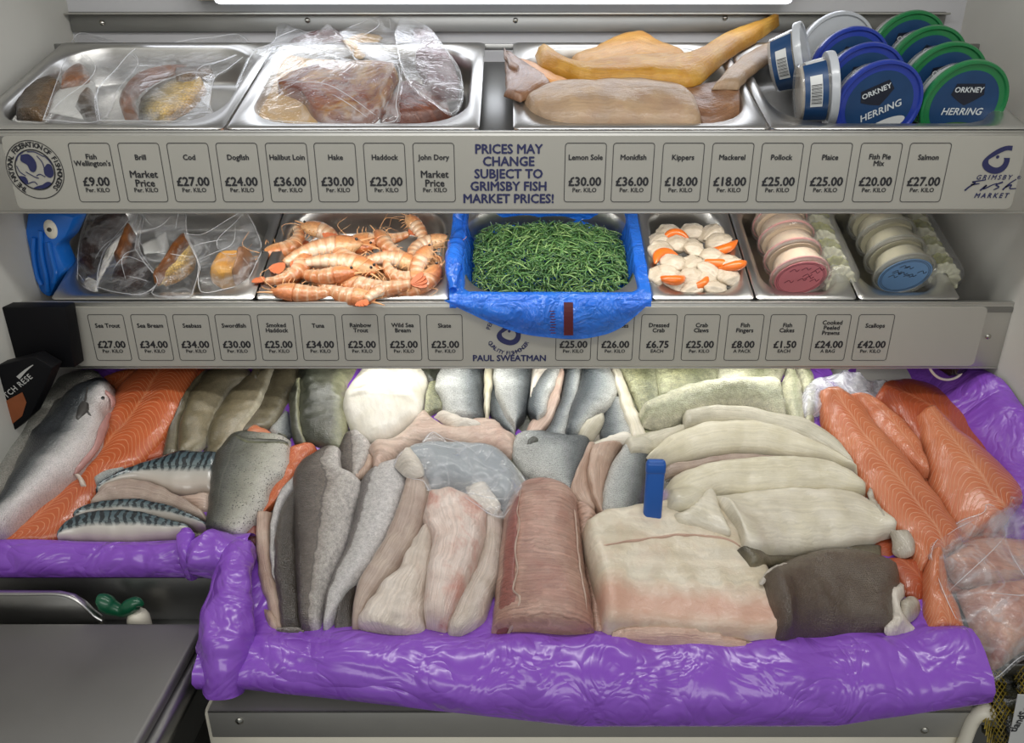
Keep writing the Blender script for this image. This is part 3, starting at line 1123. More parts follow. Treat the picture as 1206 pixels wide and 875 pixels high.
# upright steel behind the scales, under the left part of the bed
zl = hit_y(150, 681, YLf - .012)[2]
m = MB()
m.box(((XL + BXL) / 2, YLf - .010, zl - .07), (BXL - XL - .006, .004, .14), .001)
m.box(((XL + BXL) / 2, YLf - .004, zl - .001), (BXL - XL - .006, .016, .002), .0008)
m.build('left_upstand', M_STEEL_D, cnt)
m = MB()
m.box((BXL + .012, (YF + YLf) / 2, bedz(YF) - .10), (.003, YLf - YF + .01, .20), .001)
m.build('side_cheek', M_STEEL_D, cnt)
m = MB()
m.box((BXR + .06, (YF + YLf) / 2 + .02, bedz(YF) - .12), (.12, .16, .22), .004)
m.build('side_box', M_STEEL_D, cnt)
zs = CAMZ - .745
m = MB()
m.box(((XL + BXL) / 2 - .02, .66, zs - .012), (BXL - XL, .44, .02), .003)
m.box(((XL + BXL) / 2 - .02, .50, (zs - .022) / 2), (BXL - XL, .03, zs - .022), .003)
m.build('lower_worktop', M_STEEL_D, cnt)

# ================================================================ purple liners
M_PURP = liner('purple_polythene', (128, 72, 184), (142, 86, 196))
M_PURPD = liner('purple_polythene_thin', (84, 44, 158), (98, 54, 172))


def crumple(P, amp=.004, f=14, sd=0.0):
    out = []
    for row in P:
        r = []
        for p in row:
            q = Vector(p)
            a = 1 - abs(noise.noise(q * f + Vector((sd, 0, 0)))) * 2
            b = noise.noise(q * f * 2.6 + Vector((0, sd, 0)))
            c = noise.noise(q * f * .6 + Vector((0, 0, sd)))
            r.append(q + Vector((b * .5, -a * .6 - c, a * .5 + c * .8)) * amp)
        out.append(r)
    return out


def sweep(prof, xs_, amp, f, sd):
    """prof(x) -> list of (Y, Z relative to the camera)"""
    rows = []
    for x in xs_:
        C = curve_pts(prof(x), 44)
        rows.append([(x, p[0], CAMZ + p[1]) for p in C])
    return crumple(rows, amp, f, sd)


def deckrel(Y):
    return bedz(Y) - CAMZ


# middle and right: the sheet over the deck with its roll along the front edge
def prof_mid(x):
    k = min(1, max(0, (x + .34) / .42))
    d = .003 * math.sin(x * 23) + .003 * math.sin(x * 57 + 1)
    zt = -.669 + d - .010 * max(0, (x - .1)) + .012 * max(0, (x - .42)) / .15
    yb, zb = .714 - .031 * k, -.724 - .030 * k + .03 * max(0, (x - .40)) / .15
    return [(1.30, deckrel(1.30) + .006), (1.1, deckrel(1.1) + .006), (.90, deckrel(.90) + .006), (.80, deckrel(.80) + .007), (.782, deckrel(.782) + .010),
            (.766, zt - .008), (.745, zt), (.716 - .008 * k, zt - .014), (.703 - .020 * k, (zt + zb) / 2), (yb, zb), (yb + .006, zb - .002)]


m = MB()
m.grid(sweep(prof_mid, np.linspace(BXL + .004, BXR - .015, 240), .0040, 9, 2.0))
# bunched-up side of the liner at the left end
pts = [(-.383, .900, CAMZ - .645), (-.385, .865, CAMZ - .628), (-.378, .825, CAMZ - .637), (-.372, .785, CAMZ - .654), (-.365, .745, CAMZ - .676), (-.362, .722, CAMZ - .700), (-.362, .712, CAMZ - .722)]
C = curve_pts(pts, 44)
rad = np.interp(np.linspace(0, 1, 44), [0, .1, .3, .6, .85, 1], [.006, .020, .024, .032, .036, .026])
mm = MB().tube(C, list(rad), 40)
n0 = 40
rows = [[mm.v[i * n0 + (k % n0)] for k in range(n0 + 1)] for i in range(44)]
m.grid(crumple(rows, .0075, 19, 5.0))
# the right bank of the sheet, drawn up against the side wall
rows = []
for b in np.linspace(-.44, .075, 90):
    r = []
    for x in np.linspace(.56, XR - .006, 60):
        s = min(1, max(0, (x - .725) / .075))
        s = s * s * (3 - 2 * s)
        r.append(PB.w(x, b, -.006 + (.095 - .030 * min(1, max(0, (b + .10) / .07))) * s))
    rows.append(r)
m.grid(crumple(rows, .004, 12, 9.0))
lin_m = tag(m.build('plastic_liner', M_PURP, sharp=70), 'wide purple plastic liner rolled over the front edge of the fish bed', 'liner')


def prof_left(x):
    d = .004 * math.sin(x * 17 + 1) + .010 * max(0, (x + .62)) / .22
    zt = -.623 + d
    return [(1.30, deckrel(1.30) + .010), (1.1, deckrel(1.1) + .007), (1.0, deckrel(1.0) + .006), (.94, deckrel(.94) + .008), (.915, zt - .022), (.896, zt - .003), (.880, zt + .001),
            (.866, zt - .014), (.860, -.650), (.864, -.667), (.872, -.669)]


m = MB()
m.grid(sweep(prof_left, np.linspace(XL + .006, -.372, 170), .0028, 12, 4.0))
knot = []
C = curve_pts([(-.455, .868, CAMZ - .664), (-.452, .858, CAMZ - .640), (-.455, .862, CAMZ - .616), (-.460, .885, CAMZ - .598)], 26)
mm = MB().tube(C, list(np.interp(np.linspace(0, 1, 26), [0, .3, .8, 1], [.009, .010, .012, .006])), 20)
m.grid(crumple([[mm.v[i * 20 + (k % 20)] for k in range(21)] for i in range(26)], .003, 40, 1.0))
C = curve_pts([(-.45, .880, CAMZ - .628), (-.42, .872, CAMZ - .632), (-.39, .872, CAMZ - .640), (-.365, .880, CAMZ - .650)], 36)
mm = MB().tube(C, list(np.interp(np.linspace(0, 1, 36), [0, .2, .6, .9, 1], [.018, .034, .032, .024, .008])), 32)
m.grid(crumple([[mm.v[i * 32 + (k % 32)] for k in range(33)] for i in range(36)], .008, 20, 7.0))
tag(m.build('plastic_liner', M_PURP, sharp=70), 'purple plastic liner with a knotted end along the left part of the bed', 'liner')

# ================================================================ fish on the bed
def crop(ox, oy, sc):
    def f(s):
        q = [float(x) for x in s.replace(';', ' ').replace(',', ' ').split()]
        return [(ox + q[i] / sc, oy + q[i + 1] / sc) for i in range(0, len(q), 2)]
    return f


r3, r4, r5 = crop(260, 500, 3.127), crop(500, 500, 3.127), crop(680, 560, 3.804)
r6, r7, r8 = crop(0, 420, 3.24), crop(180, 420, 3.977), crop(400, 420, 4.02)
px = crop(0, 0, 1)
q1, q2, q6 = crop(660, 420, 3.977), crop(920, 420, 3.979), crop(860, 560, 2.777)

K_BASS = skin('sea_bass_skin', [(0, (38, 42, 46)), (.5, (58, 62, 66)), (.62, (98, 102, 103)), (.72, (168, 166, 164)), (.84, (212, 206, 204)), (1, (200, 182, 178))], scale=560, bump=.4, mott=.08, lateral=.50, lat_col=(50, 54, 56), fine=.28, metal=.25)
K_BASSD = skin('dull_bass_skin', [(0, (52, 54, 52)), (.3, (84, 86, 80)), (.6, (120, 120, 112)), (1, (160, 154, 144))], scale=460, bump=.5, mott=.12, fine=.4)
K_BREAM = skin('bass_fillet_skin', [(0, (214, 214, 208)), (.45, (196, 198, 196)), (.68, (128, 134, 136)), (.86, (72, 78, 82)), (1, (56, 60, 64))], scale=640, bump=.75, mott=.10, fine=.5, rough=.30, metal=.22)
K_BREAM2 = skin('bass_fillet_skin_dark', [(0, (52, 56, 60)), (.28, (84, 92, 96)), (.55, (156, 162, 164)), (.8, (204, 206, 202)), (1, (214, 212, 204))], scale=640, bump=.75, mott=.10, fine=.5, rough=.30, metal=.22)
K_COLEY = skin('coley_skin', [(0, (70, 64, 48)), (.25, (100, 92, 70)), (.6, (126, 116, 92)), (.9, (142, 132, 108)), (.97, (198, 190, 166)), (1, (206, 198, 176))], scale=520, bump=.2, mott=.22, fine=.15)
K_COLEYD = skin('dark_coley_skin', [(0, (62, 58, 48)), (.4, (92, 84, 66)), (.8, (110, 102, 80)), (1, (126, 118, 96))], scale=520, bump=.2, mott=.3, fine=.15)
K_POLL = skin('dark_green_skin', [(0, (46, 48, 40)), (.3, (60, 62, 52)), (.7, (78, 78, 66)), (.92, (140, 140, 112)), (1, (186, 184, 150))], scale=560, bump=.2, mott=.32, fine=.15)
K_TROUT = skin('trout_skin', [(0, (48, 50, 45)), (.3, (72, 74, 66)), (.5, (116, 116, 104)), (.72, (164, 162, 148)), (1, (206, 202, 194))], spots=300, spot_col=(34, 34, 31), scale=620, mott=.12, bump=.4, lateral=.27, lat_col=(88, 88, 78))
K_HADD = skin('haddock_skin', [(0, (54, 47, 42)), (.25, (76, 67, 60)), (.45, (98, 88, 80)), (.54, (146, 138, 130)), (.75, (180, 174, 168)), (1, (208, 202, 198))], scale=620, mott=.36, bump=.4, lateral=.48, lat_col=(66, 58, 54), mscale=80)
K_HADDD = skin('haddock_skin_dark', [(0, (84, 76, 68)), (.4, (60, 53, 46)), (1, (76, 68, 60))], scale=620, mott=.36, bump=.4, mscale=80)
K_HADDL = skin('haddock_skin_light', [(0, (78, 72, 70)), (.16, (104, 97, 95)), (.26, (172, 168, 164)), (.6, (196, 192, 190)), (1, (208, 204, 202))], scale=620, mott=.26, bump=.4, lateral=.20, lat_col=(96, 90, 86), mscale=80)
K_SILV = skin('silver_skin', [(0, (206, 206, 200)), (.45, (176, 180, 178)), (.72, (104, 110, 112)), (1, (52, 57, 60))], scale=640, mott=.10, bump=.75, fine=.5, rough=.30, metal=.22)
K_COD = skin('cod_skin', [(0, (176, 176, 142)), (.3, (140, 140, 106)), (.6, (112, 114, 86)), (1, (168, 168, 140))], scale=480, mott=.42, bump=.4, mscale=60, fine=.35)
K_CODW = skin('cod_skin_white', [(0, (216, 214, 190)), (.35, (200, 198, 168)), (.6, (148, 150, 120)), (.85, (180, 178, 150)), (1, (212, 208, 188))], scale=480, mott=.24, bump=.4, mscale=50, fine=.25)
K_FLAT = skin('brown_flatfish_skin', [(0, (76, 62, 50)), (.5, (88, 74, 60)), (1, (96, 82, 66))], scale=560, mott=.2, bump=.4, mscale=60, rough=.28)
K_MACK = mackerel('mackerel_skin')
K_MACK2 = mackerel('mackerel_skin_pale', (206, 202, 190))
F_WHITE = flesh('white_flesh', (208, 200, 178), (220, 213, 196), .16, 170, bump=.2, bands=.0)
F_CREAM = flesh('cream_flesh', (202, 194, 168), (214, 207, 186), .14, 170, bump=.18, bands=.0)
F_CREAMG = flesh('greyish_cream_flesh', (182, 176, 156), (198, 192, 174), .22, 170, bump=.2)
F_SLAB = flesh('halibut_flesh', (204, 191, 166), (216, 206, 186), .16, 120, bump=.25, red=.22, red_col=(202, 160, 138), edge=.15, edge_col=(202, 150, 130))
F_SKATE = flesh('pale_wing_flesh', (212, 206, 190), (222, 217, 206), .08, 160, bump=.2)
F_PINK = flesh('pink_grey_flesh', (190, 164, 148), (200, 178, 162), .3, 240, red=.2, red_col=(170, 110, 98), bump=.28)
F_PINKB = flesh('brown_pink_flesh', (176, 148, 130), (188, 164, 146), .3, 240, red=.15, red_col=(160, 112, 96), bump=.28)
F_GREY = flesh('grey_flesh', (160, 140, 128), (176, 158, 144), .3, 240, bump=.25)
F_MONK = flesh('monkfish_flesh', (212, 190, 178), (222, 206, 196), .22, 200, red=.8, red_col=(192, 128, 112), bump=.45)
F_MONKW = flesh('monkfish_pale_flesh', (204, 190, 176), (218, 206, 194), .22, 200, red=.15, red_col=(196, 140, 124), bump=.5)
F_MONKG = flesh('monkfish_grey_flesh', (196, 182, 168), (210, 198, 188), .25, 200, red=.18, red_col=(186, 136, 126), bump=.5)
F_SWORD = flesh('swordfish_flesh', (160, 122, 108), (180, 146, 130), .42, 300, red=.4, red_col=(150, 92, 80), bump=.3, across=True)
F_SWORDR = flesh('bloodline_flesh', (132, 78, 70), (148, 92, 82), .4, 300, red=.5, red_col=(120, 56, 52), bump=.4, across=True)
F_SWORDL = flesh('swordfish_side_flesh', (176, 144, 126), (188, 156, 138), .4, 300, red=.2, red_col=(170, 110, 96), bump=.3, across=True)
F_SAL = salmon('salmon_flesh', (190, 96, 54), (222, 152, 108), .0085, .020, (170, 78, 40), wamt=.9)
F_SALR = salmon('pale_salmon_flesh', (198, 120, 82), (226, 174, 140), .0092, .020, (184, 98, 62))
F_SALD = salmon('deep_salmon_flesh', (172, 84, 50), (206, 134, 98), .0095, .012, (156, 70, 40), wamt=.3)
F_SKINW = flesh('white_skin', (216, 206, 192), (226, 218, 206), .2, 150, bump=.5)
M_FIN = plain('dark_fin', (66, 64, 62), .35, var=.25, scale=120, coat=.3)
M_FINL = plain('pale_fin', (190, 174, 160), .35, var=.15, scale=120, coat=.3)
M_EYE = plain('fish_eye', (22, 22, 24), .08, coat=.8)
M_GILL = plain('gill_red', (176, 130, 124), .35, var=.2, scale=80, coat=.3)


def piece(name, label, cat, L, R, th, mat, group=None, **k):
    o = fish_loft(PB, name, L, R, th, mat, **k)
    return tag(o, label, cat, group)


def ppiece(name, label, cat, out, th, mat, axis, group=None, **k):
    o = fish_poly(PB, name, out, th, mat, axis=axis, **k)
    return tag(o, label, cat, group)


# ---- fillets glimpsed in the gaps, under the others
piece('fish_fillet', 'dark fillet glimpsed beneath the coley row', 'fish fillet', px('215,440 205,500 200,545'), px('340,440 335,500 330,545'), .008, K_COLEYD, ends=(0, 0), wob=0)
piece('fish_fillet', 'dark fillet glimpsed beneath the mackerel pile', 'fish fillet', px('110,560 90,600 80,632'), px('260,540 255,590 245,632'), .008, K_COLEYD, ends=(0, 0), wob=0)
piece('fish_fillet', 'dark fillet glimpsed beneath the trout', 'fish fillet', px('245,530 245,600 280,635'), px('345,510 335,600 320,650'), .008, K_COLEYD, ends=(0, 0), wob=0)
piece('fish_fillet', 'brown fillet glimpsed between the haddock fillets', 'fish fillet', px('320,560 318,660 325,742'), px('500,540 490,660 470,745'), .008, K_HADDD, ends=(0, 0), wob=0)
piece('fish_fillet', 'pinkish fillet glimpsed between the monkfish tails', 'fish fillet', px('480,560 450,660 420,745'), px('600,560 600,660 590,745'), .008, F_GREY, ends=(0, 0), wob=0)
piece('fish_fillet', 'dark fillet glimpsed beneath the silver back row', 'fish fillet', px('505,440 505,480 510,520'), px('760,440 760,480 750,520'), .008, K_POLL, ends=(0, 0), wob=0)
piece('fish_fillet', 'dark fillet glimpsed beneath the wrapped bundle', 'fish fillet', px('400,500 400,550 470,590'), px('640,520 640,560 620,610'), .008, K_POLL, ends=(0, 0), wob=0)
piece('fish_fillet', 'grey fillet glimpsed beneath the leaning silver fillets', 'fish fillet', px('610,520 630,580 680,625'), px('790,510 790,560 780,625'), .008, K_COLEYD, ends=(0, 0), wob=0)
piece('fish_fillet', 'mottled fillet glimpsed beneath the cod', 'fish fillet', px('720,440 740,480 760,520'), px('950,440 950,480 960,520'), .008, K_COD, ends=(0, 0), wob=0)
piece('fish_fillet', 'grey fillet glimpsed beneath the long cream fillets', 'fish fillet', px('770,520 790,590 850,650'), px('990,510 1010,580 1060,650'), .008, K_COLEYD, ends=(0, 0), wob=0)
piece('salmon_fillet', 'deep orange salmon glimpsed beneath the right hand salmon sides', 'fish fillet', px('965,480 1010,570 1040,700'), px('1150,490 1170,570 1180,690'), .008, F_SALD, ends=(0, 0), wob=0)

# ---- left end: salmon sides, whole bass
ppiece('salmon_fillet', 'corner of a salmon fillet showing behind the whole bass heads at left', 'fish fillet', r6('390,90 470,60 560,55 620,60 560,110 480,190 440,200 400,140'), .014, F_SAL, r6('600,50 400,200'))
piece('salmon_fillet', 'narrow strip of salmon under the right edge of the long salmon side', 'fish fillet', r6('720,70 690,190 630,300 540,390 480,430'), r6('805,60 770,110 730,190 680,280 640,340 625,390 540,415 500,440'), .014, F_SALD)
S_ = piece('salmon_fillet', 'long orange salmon side running down the left of the bed', 'fish fillet', r6('575,50 480,110 430,190 350,300 260,410 170,520 80,620 -20,730 -60,770'),
           r6('755,45 745,80 705,180 655,265 585,350 510,420 430,470 375,545 290,640 215,715 90,740 0,755 -40,790'), .024, F_SAL, ends=(.05, .04))
fish_loft(PB, 'skin_flap', r6('362,465 400,440 470,425'), r6('378,515 420,490 495,440'), .006, K_SILV, S_, n=14, m=9, wob=0)
A_ = piece('whole_bass', 'dull grey whole bass lying furthest left behind the silver one', 'fish', r6('385,82 320,88 250,105 190,150 130,215 70,290 0,360 -70,440 -120,520'), r6('420,130 350,180 280,240 200,340 130,440 80,530 0,610 -60,640 -120,640'), .040, K_BASSD, ends=(.10, .05), pw=2.2)
fish_loft(PB, 'pectoral_fin', r6('215,165 200,190 185,220'), r6('262,150 235,195 195,225'), .003, M_FIN, A_, n=12, m=7, wob=0)
B_ = piece('whole_bass', 'silver whole bass with its head up against the salmon side', 'fish', r6('425,118 380,128 300,150 235,205 160,300 100,400 65,470 45,560 0,640 -50,700 -110,700'),
           r6('442,150 440,185 415,235 400,300 370,370 300,450 210,530 120,610 40,690 -30,720 -110,780'), .044, K_BASS, ends=(.10, .05), pw=2.1)
fish_loft(PB, 'gill_cover', r6('345,135 330,165 325,200 340,230'), r6('352,133 338,165 334,198 352,232'), .004, M_FIN, B_, n=16, m=5, wob=0, splat=False)
fish_loft(PB, 'pectoral_fin', r6('318,180 300,210 297,245'), r6('345,185 338,215 305,250'), .004, M_FIN, B_, n=14, m=7, wob=0)
fish_loft(PB, 'belly_flap', r6('418,215 380,270 365,330 330,385 285,440'), r6('422,222 400,290 385,335 355,380 292,446'), .004, M_GILL, B_, n=18, m=7, wob=.1)
fish_loft(PB, 'anal_fin', r6('285,450 300,470 310,495'), r6('300,445 318,470 328,497'), .004, M_FINL, B_, n=10, m=7, wob=0)
a, b, h = PB.solve(*r6('388,158')[0])
MB().lathe([(.0001, .0022), (.003, .0018), (.0045, 0), (.004, -.003)], 18, Matrix.Translation(PB.w(a, b, h)) @ Vector((0, 0, 1)).rotation_difference(Vector(PB.n)).to_matrix().to_4x4()).build('eye', M_EYE, B_)
fish_loft(PB, 'jaw', r6('405,132 430,150 440,175'), r6('400,145 420,165 425,195'), .005, M_GILL, B_, n=12, m=7, wob=.1, splat=False)

# ---- coley fillets, skin up
piece('coley_fillet', 'dark edge of a coley fillet squeezed beside the salmon side', 'fish fillet', r6('740,110 690,200 650,290 622,390'), r6('800,60 725,200 700,260 685,385'), .014, K_COLEYD)
piece('coley_fillet', 'dark brown coley fillet at the right of the coley row', 'fish fillet', r7('560,65 520,130 470,220 430,320 412,375'), r7('705,60 690,110 650,190 615,250 575,320 535,350'), .016, K_COLEYD)
piece('coley_fillet', 'light olive coley fillet next to the salmon side', 'fish fillet', r6('810,65 750,140 710,220 690,290 683,385'), r6('950,62 955,95 895,125 845,195 815,260 795,330 740,380'), .020, K_COLEY)
piece('coley_fillet', 'brownish coley fillet with a pale rim in the middle of the coley row', 'fish fillet', r6('935,105 880,155 830,230 800,310 797,390'), r6('1045,60 1010,140 975,210 935,270 905,330 865,395'), .020, K_COLEY)
ppiece('coley_tail', 'small grey skinned triangle of fillet below the dark coley', 'fish fillet', r7('625,240 650,290 660,360 620,395 560,360 550,335 590,290'), .010, K_SILV, r7('620,240 600,390'))
ppiece('coley_tail', 'grey tail end poking up beside the coley row under the sign', 'fish fillet', r7('470,55 560,50 520,95 490,120 455,105'), .012, K_COLEY, r7('470,120 560,50'))
piece('pollack_fillet', 'large dark green skinned fillet folded behind the haddock', 'fish fillet', r7('700,40 690,110 686,200 684,300 690,400'), r7('975,40 945,90 905,170 908,260 905,340 885,440'), [.016, .030, .034, .026, .018], K_POLL, ends=(.05, .12), bumps=.002)
piece('pollack_flap', 'thin dark fold of skin at the left of the dark green fillet', 'fish fillet', r7('640,200 645,280 650,350 670,420'), r7('690,110 686,230 692,330 720,430'), .014, K_POLL)
ppiece('wing_fillet', 'big rounded white skinless fillet at the back under the sign', 'fish fillet', r8('130,60 250,45 360,55 425,112 412,200 395,285 340,335 250,395 160,415 95,395 50,330 22,215 70,135'), .036, F_SKATE, r8('130,60 250,400'), w=.05)
piece('pollack_edge', 'olive strip of skin between the white fillet and silver fillets', 'fish fillet', r8('425,140 410,210 405,285'), r8('470,130 495,210 490,260'), .012, K_COD)
ppiece('pollack_edge', 'dark shred of skin above the olive strip', 'fish fillet', r8('380,62 500,55 480,110 440,130 410,95'), .012, K_POLL, r8('380,62 500,110'))

# ---- silver bass fillets at the back
piece('bass_fillet', 'wide silver bass fillet leftmost in the back row', 'fish fillet', r8('500,40 470,110 462,160 490,215 500,270 540,300'), r8('690,40 682,110 680,200 682,300 680,318'), .022, K_BREAM, ends=(.05, .10))
piece('bass_fillet', 'dark backed bass fillet tucked beside the wide silver one', 'fish fillet', r8('735,90 712,180 712,260 740,330 800,370'), r8('800,60 790,160 800,260 830,370'), .014, K_BREAM2)
piece('bass_fillet', 'narrow pale yellow belly strip between two bass fillets', 'fish fillet', r8('690,50 684,140 684,230 690,312'), r8('728,60 722,140 712,230 706,312'), .014, F_CREAM)
piece('bass_fillet', 'silver bass fillet second from the left at the back', 'fish fillet', r8('725,40 740,140 768,240 800,310 830,350'), r8('915,40 905,150 890,240 870,310 840,345'), .022, K_BREAM, ends=(.05, .12))
piece('bass_fillet', 'dark silver bass fillet in the middle of the back row', 'fish fillet', r8('1060,40 1058,130 1040,230 1005,310 960,390'), r8('1145,40 1138,140 1125,210 1100,290 1070,395'), .018, K_BREAM2, ends=(.05, .10))
piece('bass_fillet', 'pink flesh side of a bass fillet behind the small silver one', 'fish fillet', r8('1050,60 985,170 960,260 905,320 875,385'), r8('1062,90 1040,200 1005,300 960,360 920,395'), .014, F_PINK)
piece('bass_fillet', 'small upright silver bass fillet lying on the pink flesh one', 'fish fillet', r8('960,75 915,160 895,230 900,285 925,300'), r8('1050,60 1020,130 985,215 975,275 945,303'), .014, K_BREAM2, ends=(.08, .14))
ppiece('bass_fillet', 'silver belly strip above the small upright bass fillet', 'fish fillet', r8('915,40 1050,40 1050,62 980,75 930,140 905,185'), .012, F_SKINW, r8('1050,50 910,180'))
piece('bass_fillet', 'dark blue silver bass fillet right of the middle of the back row', 'fish fillet', q1('205,210 200,280 190,380 230,420'), q1('285,200 310,280 340,370 345,405'), .012, K_BREAM2)
piece('bass_fillet', 'broad blue silver bass fillet at the right of the back row', 'fish fillet', q1('105,40 95,130 60,230 35,320 25,380'), q1('205,40 250,110 268,170 225,240 160,300 95,370'), .020, K_BREAM2, ends=(.05, .10))
piece('bass_fillet', 'long narrow white belly strip right of the silver fillets', 'fish fillet', q1('240,60 265,150 285,230 310,310 340,395'), q1('280,80 315,160 345,240 375,310 405,380'), .012, F_WHITE)
ppiece('bass_fillet', 'yellowish curl of flesh below the broad blue silver fillet', 'fish fillet', q1('200,265 205,300 190,340 145,400 90,400 85,360 120,300'), .014, F_CREAMG, q1('200,270 90,400'))
ppiece('crushed_ice', 'patch of white crushed ice beside the belly strip', 'ice', q1('230,370 300,350 345,385 330,420 230,430 140,425 150,405'), .008, F_SKATE, q1('150,410 330,400'), wob=.5)

# ---- mottled cod fillets back right
piece('cod_fillet', 'mottled cod fillet with a brown patch at the left of the cod', 'fish fillet', q1('255,40 300,90 340,180 380,270'), q1('445,40 455,110 460,180 450,250'), .018, K_COD)
piece('cod_fillet', 'yellow green cod fillet in the middle behind the rolled one', 'fish fillet', q1('450,40 460,110 465,170 480,205'), q1('745,40 742,90 740,130 735,165'), .020, K_COD)
piece('cod_fillet', 'pale mottled cod fillet at the back below the sign', 'fish fillet', q1('748,40 748,90 750,150'), q1('1065,40 1040,80 1005,150'), .020, K_CODW)
piece('cod_fillet', 'mottled cod fillet at the far right of the cod', 'fish fillet', q1('1080,40 1110,120 1135,220 1135,335'), q1('1150,55 1182,120 1190,220 1180,335'), .018, K_CODW)
piece('cod_fillet', 'upright silver striped cod fillet right of the rolled one', 'fish fillet', q1('1062,55 1035,140 1030,220 1065,310'), q1('1080,55 1115,140 1130,230 1130,330'), .018, K_CODW)
piece('cod_fillet', 'long rolled cod fillet lying across the others at the back', 'fish fillet', q1('372,270 420,235 520,190 660,155 820,135 990,125'), q1('392,330 480,345 580,310 720,265 880,255 1038,295'), .032, K_CODW, ends=(.06, .03))

# ---- mackerel
piece('mackerel_fillet', 'striped mackerel fillet topmost beside the trout', 'fish fillet', r6('372,535 420,490 500,440 600,405 720,378 840,385'), r6('395,545 470,505 560,495 660,525 740,528 812,525'), .020, K_MACK)
ppiece('mackerel_fillet', 'pink flesh of a mackerel fillet between two striped ones', 'fish fillet', r6('660,535 740,525 805,522 805,580 770,600 720,570'), .010, F_PINK, r6('660,540 800,560'))
piece('mackerel_fillet', 'mackerel fillet turned flesh side up in the mackerel pile', 'fish fillet', r6('350,575 400,520 470,487 540,485 620,510 690,550 785,610'), r6('365,585 430,575 520,580 600,590 680,610 730,625 790,640'), .018, F_GREY)
piece('mackerel_fillet', 'striped mackerel fillet across the middle of the mackerel pile', 'fish fillet', r6('285,625 340,585 420,567 520,560 620,575 710,605 800,655'), r6('300,650 380,640 480,640 580,645 680,655 740,665 790,672'), .020, K_MACK)
piece('mackerel_fillet', 'striped mackerel fillet lowest in the pile against the purple liner', 'fish fillet', r6('228,705 270,650 340,615 430,600 520,605 620,628 720,660'), r6('235,720 330,722 430,722 540,720 620,716 690,708 735,690'), .022, K_MACK2)

# ---- trout with the salmon strip beside it
piece('trout_fillet', 'orange trout flesh strip between the spotted trout and the haddock', 'fish fillet', r7('640,440 600,560 560,640 530,700 500,800'), r7('745,415 765,455 700,520 660,600 590,690 540,740'), .014, F_SAL)
ppiece('trout_fillet', 'dark red scrap of fillet below the spotted trout', 'fish fillet', r7('410,860 440,815 490,790 500,830 495,880 450,890'), .010, F_SWORDR, r7('410,860 500,830'))
ppiece('salmon_piece', 'small salmon offcut resting above the spotted trout', 'fish piece', r7('428,395 445,350 478,328 525,342 556,362 548,400 500,412'), .016, F_SALR, r7('430,390 556,370'))
ppiece('dark_fin_piece', 'small wet black fin beside the salmon offcut', 'fish piece', r7('556,375 590,360 625,372 632,405 600,410'), .010, K_POLL, r7('556,375 630,400'))
piece('trout_fillet', 'speckled trout fillet with silver belly next to the mackerel', 'fish fillet', r7('385,385 330,450 300,500 285,600 272,720 262,830'), r7('635,405 632,470 610,560 555,630 520,720 420,865'), .028, K_TROUT, ends=(.06, .05))
fish_loft(PB, 'fin_edge', r7('385,385 450,398 540,400 625,402'), r7('390,400 450,412 540,414 632,418'), .004, K_POLL, bpy.data.objects['trout_fillet.002'], n=16, m=7, wob=.1, splat=False)

# ---- haddock group in front left
piece('haddock_fillet', 'pink flesh edge of the leftmost haddock by the purple liner', 'fish fillet', r3('140,325 133,420 137,500 150,600 185,700 205,760'), r3('190,330 188,430 192,520 215,600 230,690 235,760'), .012, F_PINKB)
piece('haddock_fillet', 'thin pale haddock belly edge behind the dark haddock', 'fish fillet', r3('345,120 270,200 205,300 185,420 190,540 205,590'), r3('370,130 310,210 250,280 225,350 215,450 215,600'), .014, K_HADDL)
piece('haddock_fillet', 'dark brown haddock fillet leftmost in the front row', 'fish fillet', r3('285,245 235,320 208,410 203,520 215,640 232,755'), r3('310,240 300,350 300,460 302,570 305,660 300,760'), .020, K_HADDD)
piece('haddock_tail', 'grey tail of skin curled at the top of the haddock row', 'fish fillet', r3('455,55 435,120 440,180 490,235'), r3('500,35 545,75 550,130 500,225'), .018, K_HADD)
ppiece('haddock_tail', 'brown pink flap of flesh beside the curled haddock tail', 'fish fillet', r3('545,100 570,140 560,175 520,200 495,215 490,190 525,150'), .012, F_PINKB, r3('550,100 500,210'))
piece('haddock_fillet', 'large haddock fillet with dark back and pale belly in front row', 'fish fillet', r3('395,105 330,140 284,185 280,300 282,420 285,540 292,660 300,765'), r3('440,110 450,180 525,238 490,330 470,430 435,540 400,640 370,765'), .026, K_HADD, ends=(.05, .05))
piece('haddock_fillet', 'pale grey haddock fillet third along the front row', 'fish fillet', r3('590,175 535,205 505,320 475,450 420,560 395,640 382,765'), r3('665,150 692,200 660,310 620,410 560,530 480,640 410,765'), .024, K_HADDL)
piece('haddock_fillet', 'dark slot of haddock skin between two fillets at the bed front', 'fish fillet', r3('455,640 430,700 425,770'), r3('500,600 490,690 490,770'), .010, K_HADDD)
piece('haddock_fillet', 'pinkish grey haddock fillet flesh up left of the monkfish', 'fish fillet', r3('695,190 665,300 620,410 550,530 505,610 492,690 487,775'), r3('740,190 772,240 765,350 715,470 640,580 560,680 520,780'), .024, F_GREY)
ppiece('haddock_trim', 'curled grey skin scrap at the left front corner of the bed', 'fish piece', r3('200,752 235,742 285,745 305,758 285,780 245,785 212,778'), .016, K_HADD, r3('195,770 312,770'))
ppiece('haddock_trim', 'pale flesh scrap against the purple liner at front left', 'fish piece', r3('155,680 185,685 205,715 203,750 180,750 165,715'), .010, F_PINKB, r3('160,680 200,750'))
ppiece('haddock_trim', 'small pale lump of flesh below the grey haddock fillet', 'fish piece', r3('400,765 440,755 500,765 550,770 555,785 480,790 430,785'), .010, F_PINK, r3('400,765 555,780'))

